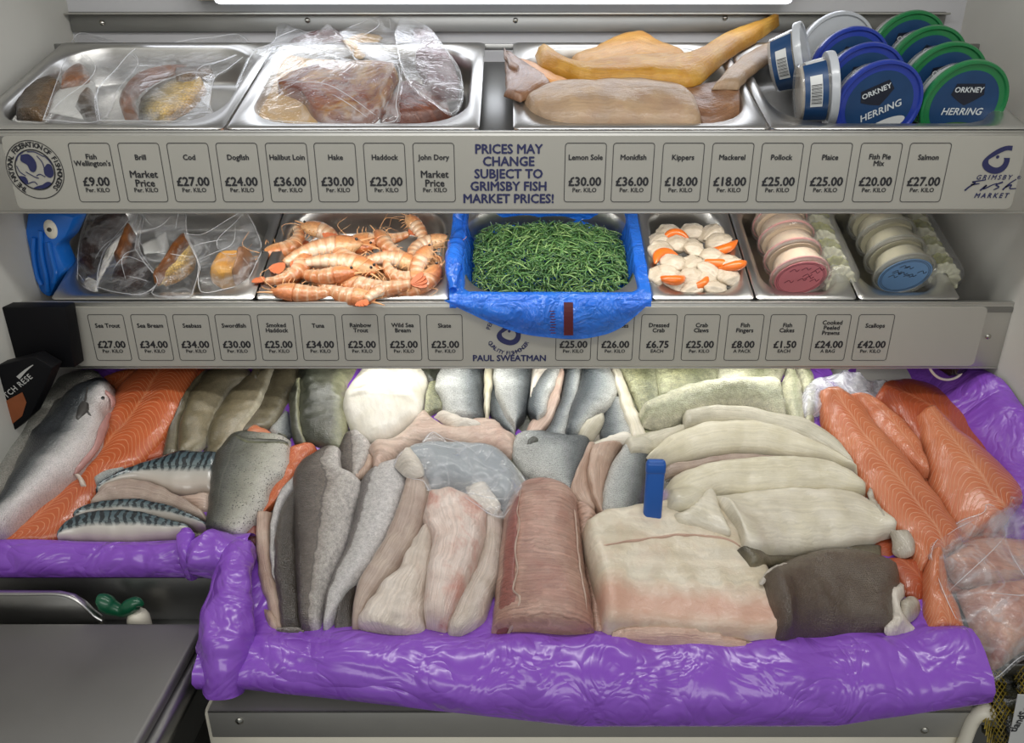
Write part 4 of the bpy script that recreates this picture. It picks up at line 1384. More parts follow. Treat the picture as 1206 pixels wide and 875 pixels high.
# ---- monkfish
piece('monkfish_tail', 'pale lumpy monkfish tail leftmost of three', 'fish fillet', r3('765,385 715,440 660,550 590,620 535,690 512,740 540,775'), r3('800,430 785,540 765,640 755,700 745,770 700,800'), .030, F_MONKW, bumps=.004)
piece('monkfish_tail', 'pale grey monkfish tail on the right against the swordfish', 'fish fillet', r4('215,325 215,430 190,530 130,640 90,740 92,800'), r4('292,340 292,440 285,560 250,640 210,740 140,800'), .028, F_MONKG, bumps=.003)
piece('monkfish_tail', 'pink blotched monkfish tail lying in the middle of three', 'fish fillet', r4('20,270 8,370 35,440 15,560 5,660 8,745'), r4('130,285 212,320 218,400 200,490 160,590 110,690 78,768'), .034, F_MONK, bumps=.003)
ppiece('monkfish_trim', 'small round end of monkfish at the liner under the middle tail', 'fish piece', r3('740,770 780,765 835,775 835,800 780,802 740,795'), .012, F_MONKW, r3('740,780 835,790'))

# ---- behind them: pink flap, bagged piece, grey silver fillets
ppiece('pink_fillet', 'wide pink grey flap of fillet lying across behind the wrapped bundle', 'fish fillet', r8('145,440 190,408 260,408 330,345 400,268 460,325 530,355 640,315 735,318 775,365 825,395 825,470 790,490 560,440 400,440 270,500 180,545 165,480'), .024, F_PINK, r8('150,440 820,420'), w=.022)
ppiece('skin_curl', 'curl of pale skin behind the pink grey flap', 'fish piece', r8('450,285 490,265 560,285 640,310 690,315 640,335 560,345 510,330'), .014, F_SKINW, r8('450,285 690,320'))
piece('bream_fillet', 'grey silver fillet behind the swordfish loin', 'fish fillet', r8('840,395 830,440 850,510 920,580 1010,640 1085,675'), r8('960,385 1060,395 1165,405 1165,470 1140,560 1095,665'), .022, K_SILV)
ppiece('bream_fillet', 'small dark skin tab on top of the grey silver fillet', 'fish piece', r8('870,395 950,365 960,385 940,410 880,432'), .004, K_POLL, r8('870,400 960,380'))
piece('bream_fillet', 'pink brown flesh fillet left in the leaning row by the divider', 'fish fillet', q1('130,430 85,530 45,640 60,690 145,750'), q1('165,430 140,530 135,610 155,690 160,745'), .020, F_PINKB)
piece('bream_fillet', 'pink brown flesh fillet right in the leaning row by the divider', 'fish fillet', q1('150,440 128,540 140,640 165,720 195,790'), q1('285,420 250,490 225,580 205,680 205,795'), .022, F_PINKB)
piece('bream_fillet', 'dark backed silver fillet leaning against the blue divider', 'fish fillet', q1('300,430 245,520 210,620 203,700 205,800'), q1('395,435 415,480 395,600 385,700 360,775'), .028, K_SILV, ends=(.08, .05))

# ---- swordfish loin and white slab
piece('swordfish_loin', 'flat right side piece of the swordfish loin', 'fish loin', r4('545,310 560,420 580,540 600,660 612,800'), r4('585,325 635,355 610,420 630,560 650,690 662,805'), .030, F_SWORDL)
SW = piece('swordfish_loin', 'thick brownish pink swordfish loin in the middle of the bed front', 'fish loin', r4('365,250 320,300 298,400 290,500 280,600 268,700 258,785'), r4('470,240 535,285 556,360 568,480 585,600 600,700 612,800'), [.04, .06, .065, .065, .06], F_SWORD, ends=(.10, .03), pw=2.6, wob=.05)
fish_loft(PB, 'blood_line', r4('335,290 305,360 292,480 282,600 270,700 262,780'), r4('350,285 345,380 338,480 332,600 345,660 305,770'), .004, F_SWORDR, SW, n=30, m=9, splat=False)
fish_loft(PB, 'fat_seam', r4('352,265 338,330 346,380 330,460 340,540 322,620 345,640 330,700 300,775'), r4('358,266 346,330 354,380 338,460 348,540 330,620 356,636 342,704 308,777'), .005, F_PINK, SW, n=34, m=5, splat=False)
fish_loft(PB, 'fat_seam', r4('548,330 558,450 572,560 590,660 590,780'), r4('555,330 566,450 580,560 598,660 598,782'), .005, F_PINK, SW, n=26, m=5, splat=False)
HB = ppiece('halibut_slab', 'thick white slab of fish with a pink lower edge', 'fish loin', r5('35,265 110,232 200,208 320,195 450,170 560,190 680,250 760,330 810,450 865,545 905,660 908,775 880,795 720,798 560,788 400,782 250,768 130,752 105,620 75,480 45,360'), .052, F_SLAB, r5('60,300 760,330'), w=.018, wob=.035)
fish_loft(PB, 'seam', r5('90,322 200,304 400,274 560,272 680,290 725,318'), r5('92,334 200,316 400,286 560,284 680,302 728,328'), .002, flesh('seam_flesh', (196, 160, 140), (204, 170, 150), .2, 160), HB, n=40, m=5, splat=False, ex=0, ext=(0, 0))
fish_poly(PB, 'belly_edge', r5('150,735 165,690 260,668 400,668 560,680 720,720 890,770 870,795 720,800 540,788 400,780 240,768'), .007, flesh('halibut_edge_flesh', (206, 168, 148), (218, 186, 168), .2, 160, bump=.4), HB, axis=r5('150,740 890,780'), splat=False, wob=.4, ex=0)

# ---- right: salmon sides
M_ICE = film('cloudy_film', (.80, .80, .86), .34, .4, 40, .2)
M_FILM = film('clear_film', (.80, .81, .83), .02, .16, 22, .08, .16)
M_FILMH = film('hazy_film', (.76, .77, .80), .07, .20, 22, .10, .26)
ppiece('ice_bag', 'crumpled clear plastic behind the right hand salmon sides', 'plastic', px('945,468 955,452 985,447 1010,449 1040,456 1045,470 1030,490 990,485 950,490'), .022, M_ICE, px('945,468 1040,468'), wob=.5)
piece('salmon_fillet', 'broad salmon side furthest right at the back of the bed', 'fish fillet', q2('430,235 520,290 620,400 720,560 830,700 960,840'), q2('470,160 560,132 700,155 810,215 930,315 1040,405 1150,490 1240,560'), .026, F_SALD, ends=(.03, .03))
piece('salmon_fillet', 'salmon side in clear film with pale zigzag lines at far right', 'fish fillet', q2('640,290 665,400 685,520 730,640 790,760 850,850'), q2('705,258 790,340 900,430 1010,525 1100,620 1150,700'), .022, F_SALR, ends=(.04, .03))
piece('salmon_fillet', 'slim salmon belly between the two pale salmon sides', 'fish fillet', q2('300,195 380,300 470,390 560,490 640,560'), q2('400,205 470,245 560,320 640,420 685,555'), .020, F_SALR)
ppiece('salmon_fillet', 'dark red salmon flesh below the palest salmon side', 'fish fillet', q6('480,280 560,270 640,290 640,360 620,420 560,400 520,330'), .014, F_SALD, q6('480,280 620,420'))
piece('salmon_fillet', 'palest salmon side with chevron lines right of the cream fillets', 'fish fillet', q2('180,185 195,320 260,430 330,540 400,650 490,780 580,900 640,990'), q2('265,165 370,260 480,400 600,530 690,640 760,740 815,830 830,900'), .026, F_SALR, ends=(.08, .04))
piece('salmon_fillet', 'small salmon end standing beside the bagged fish', 'fish fillet', q6('655,255 632,340 628,430 638,520'), q6('680,290 705,390 735,450 755,528'), .028, F_SALR)

F_JELLY = flesh('translucent_skin', (170, 160, 144), (190, 182, 168), .2, 150, bump=.3, rough=.2)
# ---- long cream fillets
piece('white_fillet', 'thin greyish fillet tapering left behind the cream fillets', 'fish fillet', q1('300,420 360,385 450,360 560,340 600,335'), q1('330,460 420,465 500,420 580,370 620,350'), .014, F_CREAMG)
piece('white_fillet', 'cream fillet furthest back of the long row, blunt at its left', 'fish fillet', px('806,490 836,483 874,484 911,492 955,504 985,525 1002,550'), px('808,506 861,504 911,510 945,522 975,540 1000,556'), .020, F_CREAMG, ends=(.02, .06))
piece('white_fillet', 'cream fillet second from the back, pointed at its left', 'fish fillet', px('765,538 791,518 836,504 886,502 924,511 953,526 983,541 1004,557'), px('788,553 816,545 861,536 901,537 937,543 970,549 1000,559'), .024, F_CREAM, ends=(.08, .05))
piece('white_fillet', 'grey pink fillet edge between the second and third cream fillets', 'fish fillet', px('784,553 822,545 861,538 910,540 960,546'), px('785,564 822,556 855,550 910,547 960,549'), .012, F_GREY)
piece('white_fillet', 'cream fillet third from the back with a rosy rounded left end', 'fish fillet', px('780,590 790,570 823,555 861,547 911,544 960,547 992,558 1014,576'), px('788,604 815,604 845,592 886,588 930,586 965,584 1013,588'), .026, F_CREAM, ends=(.05, .04))
piece('white_fillet', 'grey fillet edge showing under the frontmost cream fillet', 'fish fillet', px('870,650 940,648 1033,644'), px('885,670 950,668 1034,662'), .014, K_COLEYD)
piece('white_fillet', 'frontmost cream fillet with rough white flakes on its lower edge', 'fish fillet', px('838,593 886,586 960,583 1000,587 1028,602 1048,624'), px('868,630 882,650 930,652 975,648 1020,641 1047,633'), .028, F_WHITE, ends=(.04, .04))
ppiece('skin_scrap', 'translucent white skin tip at the right of the cream fillets', 'fish piece', q6('450,62 462,42 475,80 525,165 575,180 602,215 600,252 565,268 530,255 525,205 480,130'), .012, F_JELLY, q6('450,62 600,252'))

# ---- brown flatfish

FB = ppiece('flatfish_half', 'brown skinned flatfish half at the right front of the bed', 'fish', q6('105,345 160,305 250,272 350,258 440,268 525,305 548,362 525,450 530,520 480,535 300,552 168,558 148,470'), .034, K_FLAT, q6('105,400 548,400'), w=.03)
ppiece('flatfish_edge', 'strip of white flesh along the top left of the brown flatfish', 'fish piece', q6('95,350 130,305 210,283 200,293 150,315 110,352'), .012, F_SKINW, q6('95,350 210,283'))
ppiece('flatfish_edge', 'ragged white skin at the cut end of the brown flatfish', 'fish piece', q6('525,370 560,352 570,400 555,450 580,490 630,528 575,535 515,525 510,490 530,440'), .014, F_SKINW, q6('525,370 600,530'), wob=.4)
ppiece('jelly_lump', 'translucent lump beside the white skin of the flatfish', 'fish piece', q6('560,410 590,395 620,425 612,460 585,480 562,455'), .014, F_JELLY, q6('560,410 612,460'))

# ---- flap of the slab
ppiece('halibut_flap', 'white flap of fish hanging off the top of the thick slab', 'fish piece', r5('440,172 500,145 545,105 580,68 618,98 645,160 685,255 640,262 540,235 460,220'), .012, F_WHITE, r5('440,170 680,250'))

# ---- blue divider
a, b, h = PB.solve(768, 612)
p0 = PB.w(a, b, h - .004)
top = hit_y(773, 541, p0[1] + .012)
dv = Vector(top) - Vector(p0)
M_BLUE = plain('blue_plastic', (22, 84, 164), .38, coat=.2)
zx = dv.normalized()
xx = Vector((1, 0, 0))
xx = (xx - zx * xx.dot(zx)).normalized()
yy = zx.cross(xx)
Md = Matrix((xx, yy, zx)).transposed().to_4x4()
Md.translation = Vector(p0) + dv * .5
m = MB().box((0, 0, 0), (.026, .011, dv.length), .0045, Md, 3)
m.box((0, .0, dv.length * .5 - .012), (.0275, .0125, .018), .004, Md, 3)
tag(m.build('divider', M_BLUE), 'upright blue plastic divider standing between the fish', 'divider')

t = NT('film_crease')
M_CREASE = t.done(t.n('ShaderNodeMixShader', {0: .45, 1: t.n('ShaderNodeBsdfTransparent').outputs[0], 2: t.bsdf((.86, .87, .9, 1), .15, spec=.7)}).outputs[0])


# ---- piece wrapped in a thin bag
def pack(pl, name, label, film_out, filmmat, contents, cat='pack', fth=.003, group=None, w=.012, **fk):
    """A clear bag (film) over its contents, one thing. contents: (part name, kind, args...)"""
    c = np.mean(np.array(film_out), 0)
    a, b, h = pl.solve(*c)
    t = thing(name, label, cat, pl.w(a, b, h), group)
    for q in contents:
        if q[1] == 'poly':
            fish_poly(pl, q[0], q[2], q[3], q[4], t, axis=q[5], **(q[6] if len(q) > 6 else {}))
        else:
            fish_loft(pl, q[0], q[2], q[3], q[4], q[5], t, **{**dict(ex=0.0, ext=(0, 0)), **(q[6] if len(q) > 6 else {})})
    fish_poly(pl, 'film', film_out, fth, filmmat, t, w=w, axis=(film_out[0], film_out[len(film_out) // 2]), wob=.6, **fk)
    # welded rim of the bag and its sharp creases
    lf = fk.get('lift', 0.0)
    P = [pl.solve(u, v, 0.0) for u, v in film_out]
    C = curve_pts(P + [P[0]], 10 * len(P))[:-1]
    m = MB()
    m.tube([pl.w(p[0], p[1], p[2] + .0012) for p in C], .0005, 6, True)
    rr = random.Random(len(label))
    cx, cy = np.mean(np.array(P)[:, :2], 0)
    for _ in range(4):
        i0 = rr.randrange(len(C))
        i1 = (i0 + rr.randrange(len(C) // 5, len(C) // 2)) % len(C)
        q0, q1 = C[i0, :2] * .92 + np.array((cx, cy)) * .08, C[i1, :2] * .75 + np.array((cx, cy)) * .25
        sw_ = rr.uniform(-.25, .25)
        bow = np.array((cx, cy)) * .25 + (q0 + q1) * .375 + sw_ * np.array((-(q1 - q0)[1], (q1 - q0)[0]))
        cc = curve_pts([q0, bow, q1], 26)
        hh = smooth1(np.array([float(pl.at(p[0], p[1])) for p in cc]), 3) + .0012
        f0 = rr.uniform(.45, 1.0)
        k1 = max(6, int(26 * f0))
        m.tube([pl.w(cc[i][0], cc[i][1], hh[i]) for i in range(k1)], [.00015 + .0004 * math.sin(math.pi * i / (k1 - 1)) for i in range(k1)], 6)
    m.build('film_crease', M_CREASE, t)
    return t


pack(PB, 'wrapped_fish', 'grey white piece of fish wrapped in thin clear film behind the monkfish', r8('255,515 300,450 385,432 400,400 440,360 480,380 530,420 640,425 730,435 800,490 850,550 892,620 860,660 800,730 770,760 710,745 650,705 560,655 440,645 395,590 330,575'), M_FILMH,
     [('fillet', 'poly', r8('290,515 340,460 430,440 600,440 730,450 800,510 850,600 820,660 780,710 700,700 640,670 540,640 440,620 390,560 320,560'), .034, plain('grey_fish_meat', (150, 156, 160), .35, var=.12, scale=30, coat=.3), r8('290,500 850,600'), dict(w=.03)),
      ('skin_fold', 'poly', r8('600,620 680,590 720,640 760,700 740,745 690,725 620,690'), .008, F_SKINW, r8('600,620 740,740'), dict(wob=.6))], 'wrapped fish')
ppiece('skin_scrap', 'pale skin end left of the wrapped bundle', 'fish piece', r8('262,520 300,470 345,455 385,500 395,560 330,575 290,550'), .018, F_SKINW, r8('262,520 395,540'))

# ---- bagged pink fish at the right edge
F_BAGPINK = flesh('bagged_pink_flesh', (178, 128, 112), (200, 158, 138), .25, 160, red=.7, red_col=(140, 84, 82), bump=.3)
PB.h[:, int((.62 - PB.x0) / PB.step):] = np.maximum(PB.h[:, int((.62 - PB.x0) / PB.step):], .012)
PB.settle()
pack(PB, 'bagged_fish', 'clear bag of pink fish hanging over the right front corner of the bed', px('1096,655 1102,638 1130,615 1158,604 1162,594 1180,600 1180,586 1206,585 1245,590 1250,770 1206,772 1168,800 1150,772 1122,722 1106,685'), M_FILMH,
     [('fillet', 'poly', px('1112,660 1150,640 1245,650 1245,690 1180,700 1130,690'), .028, F_BAGPINK, px('1110,660 1245,680'), dict(w=.025)),
      ('fillet', 'poly', px('1128,700 1180,690 1245,690 1245,755 1206,765 1168,788 1150,755'), .030, F_BAGPINK, px('1128,700 1245,740'), dict(w=.025))], 'bagged fish', fth=.004)

# ================================================================ left and right edges
t = NT('black_carton')
M_BLK = t.done(t.bsdf((.004, .004, .005, 1), .55, spec=.12))
M_PRINTG = plain('grey_print', (176, 176, 172), .5)
M_PRINTS = salmon('printed_salmon', (150, 76, 36), (176, 104, 60), .012, .01, (120, 56, 26))


def extr_y(name, pts, Y, d, mat, parent, bev=.002):
    """an upright piece with an image outline, standing at distance Y with real thickness d behind it"""
    b = bmesh.new()
    P = [hit_y(u, v, Y) for u, v in pts]
    f0 = [b.verts.new(tuple(p)) for p in P]
    f1 = [b.verts.new((p[0], p[1] + d, p[2])) for p in P]
    n = len(P)
    b.faces.new(f0)
    b.faces.new(f1[::-1])
    for i in range(n):
        b.faces.new((f0[i], f1[i], f1[(i + 1) % n], f0[(i + 1) % n]))
    bmesh.ops.recalc_face_normals(b, faces=b.faces)
    if bev: bmesh.ops.bevel(b, geom=b.edges[:], offset=bev, segments=2, affect='EDGES', profile=.5)
    m = MB()
    m.bm(b)
    return m.build(name, mat, parent)


t = thing('salmon_carton', 'black carton standing upright at the left end below the middle shelf', 'carton', hit_y(20, 432, 1.105))
extr_y('box', px('-40,362 76,362 88,433 -40,433'), 1.105, .03, M_BLK, t)
mb = MB()
c = hit_y(5, 413, 1.1042)
text(mb, 'VE', .0125, TM(c[0], c[2], 1.1042, .12), bold=.0002)
mb.build('lettering', M_PRINTG, t, smooth=False)
t = thing('salmon_carton', 'tilted black carton with a printed salmon picture at the left edge', 'carton', hit_y(10, 520, 1.06))
extr_y('box', px('-40,440 40,420 62,433 50,462 36,490 0,522 -40,552'), 1.06, .028, M_BLK, t)
mb = MB()
c = hit_y(21, 455, 1.0592)
text(mb, 'TCH RESE', .0125, TM(c[0], c[2], 1.0592, .62), bold=.0002, spacing=1.15)
stroke(mb, [(-24, -17), (-4, 0), (14, 13), (24, 19)], (.006, .0012), 1.0592, hit_y(30, 438, 1.059)[0], hit_y(30, 438, 1.059)[2], .0006)
mb.build('lettering', M_PRINTG, t, smooth=False)
extr_y('picture', px('-30,492 26,462 31,474 26,490 0,511 -30,532'), 1.0590, .0006, plain('salmon_print', (132, 70, 34), .35, var=.2), t, 0)

m = MB()
m.tube(curve_pts([hit_y(u, v, 1.17) for u, v in px('1092,424 1097,437 1106,445 1118,447 1130,442 1136,430 1136,420')], 30), .0022, 10)
tag(m.build('cable_loop', M_WHITEP), 'loop of white cable hanging below the lower price sign', 'cable')
t = NT('x')
m = MB()
p = PB.w(.765, -.02, .10)
b_ = bmesh.new()
bmesh.ops.create_icosphere(b_, subdivisions=4, radius=1)
for v in b_.verts:
    n_ = noise.noise(v.co * 2.2) * .22
    v.co = Vector((v.co.x * .040, v.co.y * .045, v.co.z * .055)) * (1 + n_)
m.bm(b_, Matrix.Translation(p))
tag(m.build('black_bag', liner('black_polythene', (22, 22, 26), (30, 30, 36)), sharp=None), 'small crumpled black bag beside the right wall of the bed', 'bag')

# ---- net of mussels, bottom right
M_MUS = skin('mussel_shell', [(0, (24, 26, 26)), (.5, (46, 48, 36)), (1, (70, 66, 40))], scale=200, mott=.4, bump=.3, rough=.25)
M_NET = plain('yellow_net', (150, 130, 40), .45)
M_CARD = plain('white_card', (196, 196, 192), .45, var=.03)
mus = None


def mussel():
    t = thing('mussel', '', 'mussel', (0, 0, 0), 'mussels in the net bag')
    for s in (1, -1):
        prof, m = [], MB()
        n, k = 14, 12
        V, Fa = [], []
        for i in range(n):
            u = i / (n - 1)
            w = .013 * math.sin(math.pi * min(1, u * .86 + .10)) ** .7 * (1 - .25 * (1 - u))
            x = (u - .5) * .055
            hgt = .0095 * math.sin(math.pi * min(1, u * .9 + .08)) ** .6
            for j in range(k):
                a = math.pi * j / (k - 1)
                V.append((x, w * math.cos(a) + .006 * (u - .5) ** 2 * 4, s * hgt * math.sin(a) + s * .0003))
        for i in range(n - 1):
            for j in range(k - 1):
                q = (i * k + j, i * k + j + 1, (i + 1) * k + j + 1, (i + 1) * k + j)
                Fa.append(q if s < 0 else q[::-1])
        uv = [(i / (n - 1) * .05, j / (k - 1)) for i in range(n) for j in range(k)]
        mesh('shell', V, Fa, M_MUS, t, uv=uv, world=False)
    return t


def copy_tree(o, parent=None):
    c = o.copy()
    COL.objects.link(c)
    if parent is not None:
        c.parent = parent
    for ch in list(o.children):
        copy_tree(ch, c)
    return c


mus0 = mussel()
ms = [(1162, 812), (1178, 800), (1196, 790), (1172, 828), (1188, 816), (1204, 806), (1182, 842), (1199, 832), (1192, 858), (1212, 848), (1186, 870), (1206, 872), (1218, 822), (1216, 790)]
mc = []
for i, (u, v) in enumerate(ms):
    o = mus0 if i == 0 else copy_tree(mus0)
    p = hit_y(u, v, .70 + .10 * max(0, (840 - v) / 80))
    o.location = p
    o.rotation_euler = (rng.uniform(-.6, .6) + .5, rng.uniform(-.5, .5), rng.uniform(0, 6.28))
    mc.append(p)
for i, o in enumerate([x for x in COL.objects if x.name.startswith('mussel') and x.parent is None]):
    o['label'] = ['dark mussel in the net, topmost at the left under the bag', 'dark mussel second along the top of the net', 'dark mussel third along the top of the net', 'dark mussel at the left side of the net below the topmost',
                  'dark mussel in the middle of the upper net', 'dark mussel right of the middle of the upper net', 'dark mussel left of the white tag', 'dark mussel just above the white tag', 'dark mussel behind the white tag',
                  'dark mussel to the right behind the white tag', 'dark mussel lowest at the left edge of the white tag', 'dark mussel lowest beneath the white tag', 'dark mussel at the far right of the net', 'dark mussel at the far right top of the net'][i]
t = thing('net_bag', 'yellow net bag around dark mussels in the bottom right corner', 'net bag', hit_y(1190, 870, .70))
m = MB()
nu, nv = 15, 17
G = [[Vector(hit_y(1146 + 90 * i / (nu - 1) + 24 * (j / (nv - 1)) * (1 - i / (nu - 1)), 770 + 125 * j / (nv - 1) + (18 if i == 0 else 0), .680 + .10 * max(0, (840 - (770 + 125 * j / (nv - 1))) / 80) + .018 * math.cos(i * .5) ** 2 * (i > 0))) for j in range(nv)] for i in range(nu)]
for i in range(-nv, nu):
    L1 = [G[i + j][j] for j in range(nv) if 0 <= i + j < nu]
    L2 = [G[i + j][nv - 1 - j] for j in range(nv) if 0 <= i + j < nu]
    for L in (L1, L2):
        if len(L) > 1: m.tube(L, .0007, 5)
m.build('netting', M_NET, t)
extr_y('tag', px('1199,818 1240,820 1235,900 1183,900'), .664, .0008, M_CARD, t, 0)
mb = MB()
c = hit_y(1201, 848, .6632)
text(mb, 'tlandSc', .0135, TM(c[0], c[2], .6632, 1.38), bold=.0003)
mb.build('tag_lettering', M_BLACK, t, smooth=False)

# white corner guard at the right end of the rail
m = MB()
m.tube(curve_pts([hit_y(u, v, .70) for u, v in px('1168,838 1155,840 1146,848 1138,866 1130,890')], 24), list(np.linspace(.010, .008, 24)), 14)
tag(m.build('corner_guard', M_WHITEP), 'white plastic corner guard at the right end of the steel rail', 'guard')

# ================================================================ scales, steel tray, bottle at bottom left
zs = CAMZ - .690
a = hit_z(236, 733, zs)
b2 = hit_z(160, 875, zs)
sx = (a[0] + b2[0]) / 2 + .004
t = thing('weighing_scale', 'flat steel weighing scale in the bottom left corner', 'scale', (-.60, .68, zs - .05))
m = MB()
m.box(((-.80 + sx) / 2, (a[1] + .50) / 2, zs - .009), (sx + .80, a[1] - .50, .018), .006, None, 4)
m.build('pan', steel('scale_steel', (150, 149, 146), .5), t)
m = MB()
m.box(((-.79 + sx) / 2 + .012, (a[1] + .52) / 2 - .01, zs - .034), (sx + .79 - .004, a[1] - .54, .030), .008, None, 3)
m.build('body', M_STEEL_D, t)
t = thing('steel_tray', 'steel tray with a rounded corner standing behind the scale', 'tray', hit_y(50, 735, .825))
extr_y('side', px('-60,700 66,701 84,705 98,714 108,724 118,731 120,742 -60,742'), .825, .012, M_PAN, t, .003)
MB().tube(curve_pts([hit_y(u, v, .823) for u, v in px('-60,700 30,700 66,700 84,704 98,713 110,725 120,731')], 40), .0022, 10).build('rolled_edge', M_PAN, t)
M_GREEN = plain('green_cap', (16, 82, 54), .32, coat=.3)
c = hit_y(164, 733, .838)
t = thing('squeeze_bottle', 'white squeeze bottle with a green flip cap behind the scale', 'bottle', (c[0], .838, c[2] - .05))
m = MB()
m.lathe([(.0145, -.06), (.0155, -.055), (.0155, -.005), (.015, .004), (.012, .012), (.008, .016)], 28, Matrix.Translation((c[0], .838, c[2] + .004)))
m.build('body', M_WHITEP, t)
m = MB()
m.tube(curve_pts([hit_y(u, v, .838) for u, v in px('114,708 121,708 131,715 145,719 155,713 163,710 168,713')], 30), list(np.interp(np.linspace(0, 1, 30), [0, .06, .2, .45, .7, .88, 1], [.003, .0095, .0125, .0085, .0115, .0095, .003])), 18)
m.build('cap', M_GREEN, t)

# ================================================================ upper pans
PU.h[:] = -.022
PU.settle()
PM.h[:] = -.020
PM.settle()
r_a, r_b, r_c, r_d = crop(0, 0, 3.993), crop(290, 0, 3.993), crop(560, 0, 3.547), crop(870, 10, 3.589)
M_CARDT = plain('tan_card', (186, 150, 92), .5, var=.08)
M_SMOKE = flesh('dark_smoked_flesh', (92, 44, 30), (112, 62, 40), .5, 220, red=.6, red_col=(62, 28, 24), bump=.4, rough=.25)
M_SMOKEY = flesh('smoked_flesh_with_gold', (110, 54, 36), (128, 76, 46), .4, 220, red=.75, red_col=(178, 140, 70), bump=.4, rough=.25)
M_MAROON = flesh('maroon_smoked_flesh', (86, 44, 48), (110, 66, 68), .5, 220, red=.4, red_col=(58, 30, 36), bump=.5, rough=.25)
M_KIPB = flesh('kipper_back', (136, 80, 28), (104, 58, 20), .45, 200, red=.4, red_col=(64, 42, 26), bump=.35, rough=.28)
M_KIPG = skin('kipper_gold_skin', [(0, (44, 42, 38)), (.25, (92, 86, 66)), (.55, (176, 148, 74)), (.85, (196, 160, 74)), (1, (146, 104, 44))], scale=260, mott=.3, bump=.5, fine=.5)
M_KIPD = skin('kipper_dark_skin', [(0, (40, 34, 28)), (.5, (74, 58, 40)), (1, (104, 78, 46))], scale=260, mott=.4, bump=.4)
M_PEPPER = flesh('peppered_fish', (40, 22, 20), (56, 34, 28), .4, 400, red=.4, red_col=(26, 16, 16), bump=.8, rough=.5, coat=-.15)

# far left, loose in the pan
tag(fish_loft(PU, 'smoked_fish', px('22,140 22,118 40,104 62,98'), px('52,142 60,128 66,112 74,104'), .016, M_KIPD), 'dark smoked fish lying loose at the far left of the upper shelf', 'smoked fish')
pack(PU, 'kipper_pack', 'clear pack with a brown fillet and white card at the left of the upper shelf', r_a('205,565 235,480 300,300 345,190 380,158 440,168 520,190 600,225 650,300 560,420 470,570'), M_FILM,
     [('backing_card', 'poly', r_a('235,525 285,418 430,385 450,470 455,560'), .003, M_CARD, r_a('240,520 450,470'), dict(wob=.1)),
      ('smoked_fillet', 'poly', r_a('285,412 305,352 395,318 420,380 360,402'), .012, M_KIPB, r_a('285,412 420,330')),
      ('smoked_fillet', 'poly', r_a('355,500 380,450 425,420 470,535 460,562 400,562'), .010, M_KIPD, r_a('360,500 460,560'))], 'packed fish', lift=.004)
pack(PU, 'kipper_pack', 'clear pack with a golden kipper lying behind the left rim of the upper shelf', r_a('470,570 460,430 545,330 640,232 760,215 900,188 1000,178 1085,165 1130,170 1180,230 1080,320 1010,370 985,480 960,565'), M_FILM,
     [('back_fillet', 'loft', r_a('590,560 568,490 585,430 650,370 740,335 900,322'), r_a('655,565 640,490 660,440 720,395 800,360 900,352'), .012, M_KIPB),
      ('golden_fish', 'loft', r_a('650,560 665,480 720,430 800,395 880,385 940,400'), r_a('800,570 860,540 920,500 960,450 972,425 955,405'), .016, M_KIPG),
      ('tail', 'loft', r_a('830,340 900,335 1000,330'), r_a('830,385 910,380 1010,365'), .012, M_KIPD)], 'packed fish', lift=.006)
# second pan
pack(PU, 'smoked_fish_pack', 'clear pack of dark wrapped meaty fish behind the tan card on the upper shelf', r_b('30,230 130,200 158,103 265,148 320,160 380,110 425,150 480,180 500,250 400,270 200,240'), M_FILMH,
     [('smoked_fillet', 'poly', r_b('200,215 320,175 420,152 470,200 490,250 380,262 260,250'), .016, M_MAROON, r_b('200,215 490,230'))], 'packed fish', lift=.02)
pack(PU, 'smoked_fish_pack', 'clear pack standing at the back with a tan card corner', r_b('440,148 540,105 640,72 690,88 705,180 715,300 640,310 530,295'), M_FILM,
     [('backing_card', 'poly', r_b('458,185 560,148 668,106 684,130 600,220 545,280 515,262'), .003, M_CARDT, r_b('460,185 680,120'), dict(wob=.1, smooth_out=False))], 'packed fish', lift=.03)
tag(fish_poly(PU, 'smoked_fish', r_b('680,440 800,415 905,480 962,545 860,585 640,580'), .020, M_SMOKE, axis=r_b('680,440 960,560')), 'dark smoked piece at the front under the wrapped maroon pack', 'smoked fish')
pack(PU, 'smoked_fish_pack', 'clear pack of wrinkled maroon fish at the right of the second pan', r_b('700,160 720,105 745,92 850,125 920,205 970,280 1005,340 1015,462 965,535 880,480 780,405 730,310'), M_FILM,
     [('smoked_fillet', 'loft', r_b('760,130 790,220 800,320 860,430 940,480'), r_b('850,130 920,220 975,310 1005,400 1000,470'), .020, M_MAROON, dict(bumps=.004))], 'packed fish', lift=.03)
pack(PU, 'smoked_fish_pack', 'large clear pack with a red brown smoked fillet on a tan card', r_b('-40,400 20,270 60,230 200,208 350,240 530,292 690,300 722,360 705,490 690,575 400,585 30,555 -30,480'), M_FILM,
     [('backing_card', 'poly', r_b('35,552 90,420 150,268 300,280 450,290 470,330 330,420 330,575 200,570'), .003, M_CARDT, r_b('40,550 450,290'), dict(wob=.1)),
      ('smoked_fillet', 'loft', r_b('150,432 230,360 330,325 450,305 600,305 700,340'), r_b('150,440 260,480 330,565 450,585 610,575 715,380'), .020, M_SMOKEY, dict(ends=(.03, .05)))], 'packed fish', lift=.008)

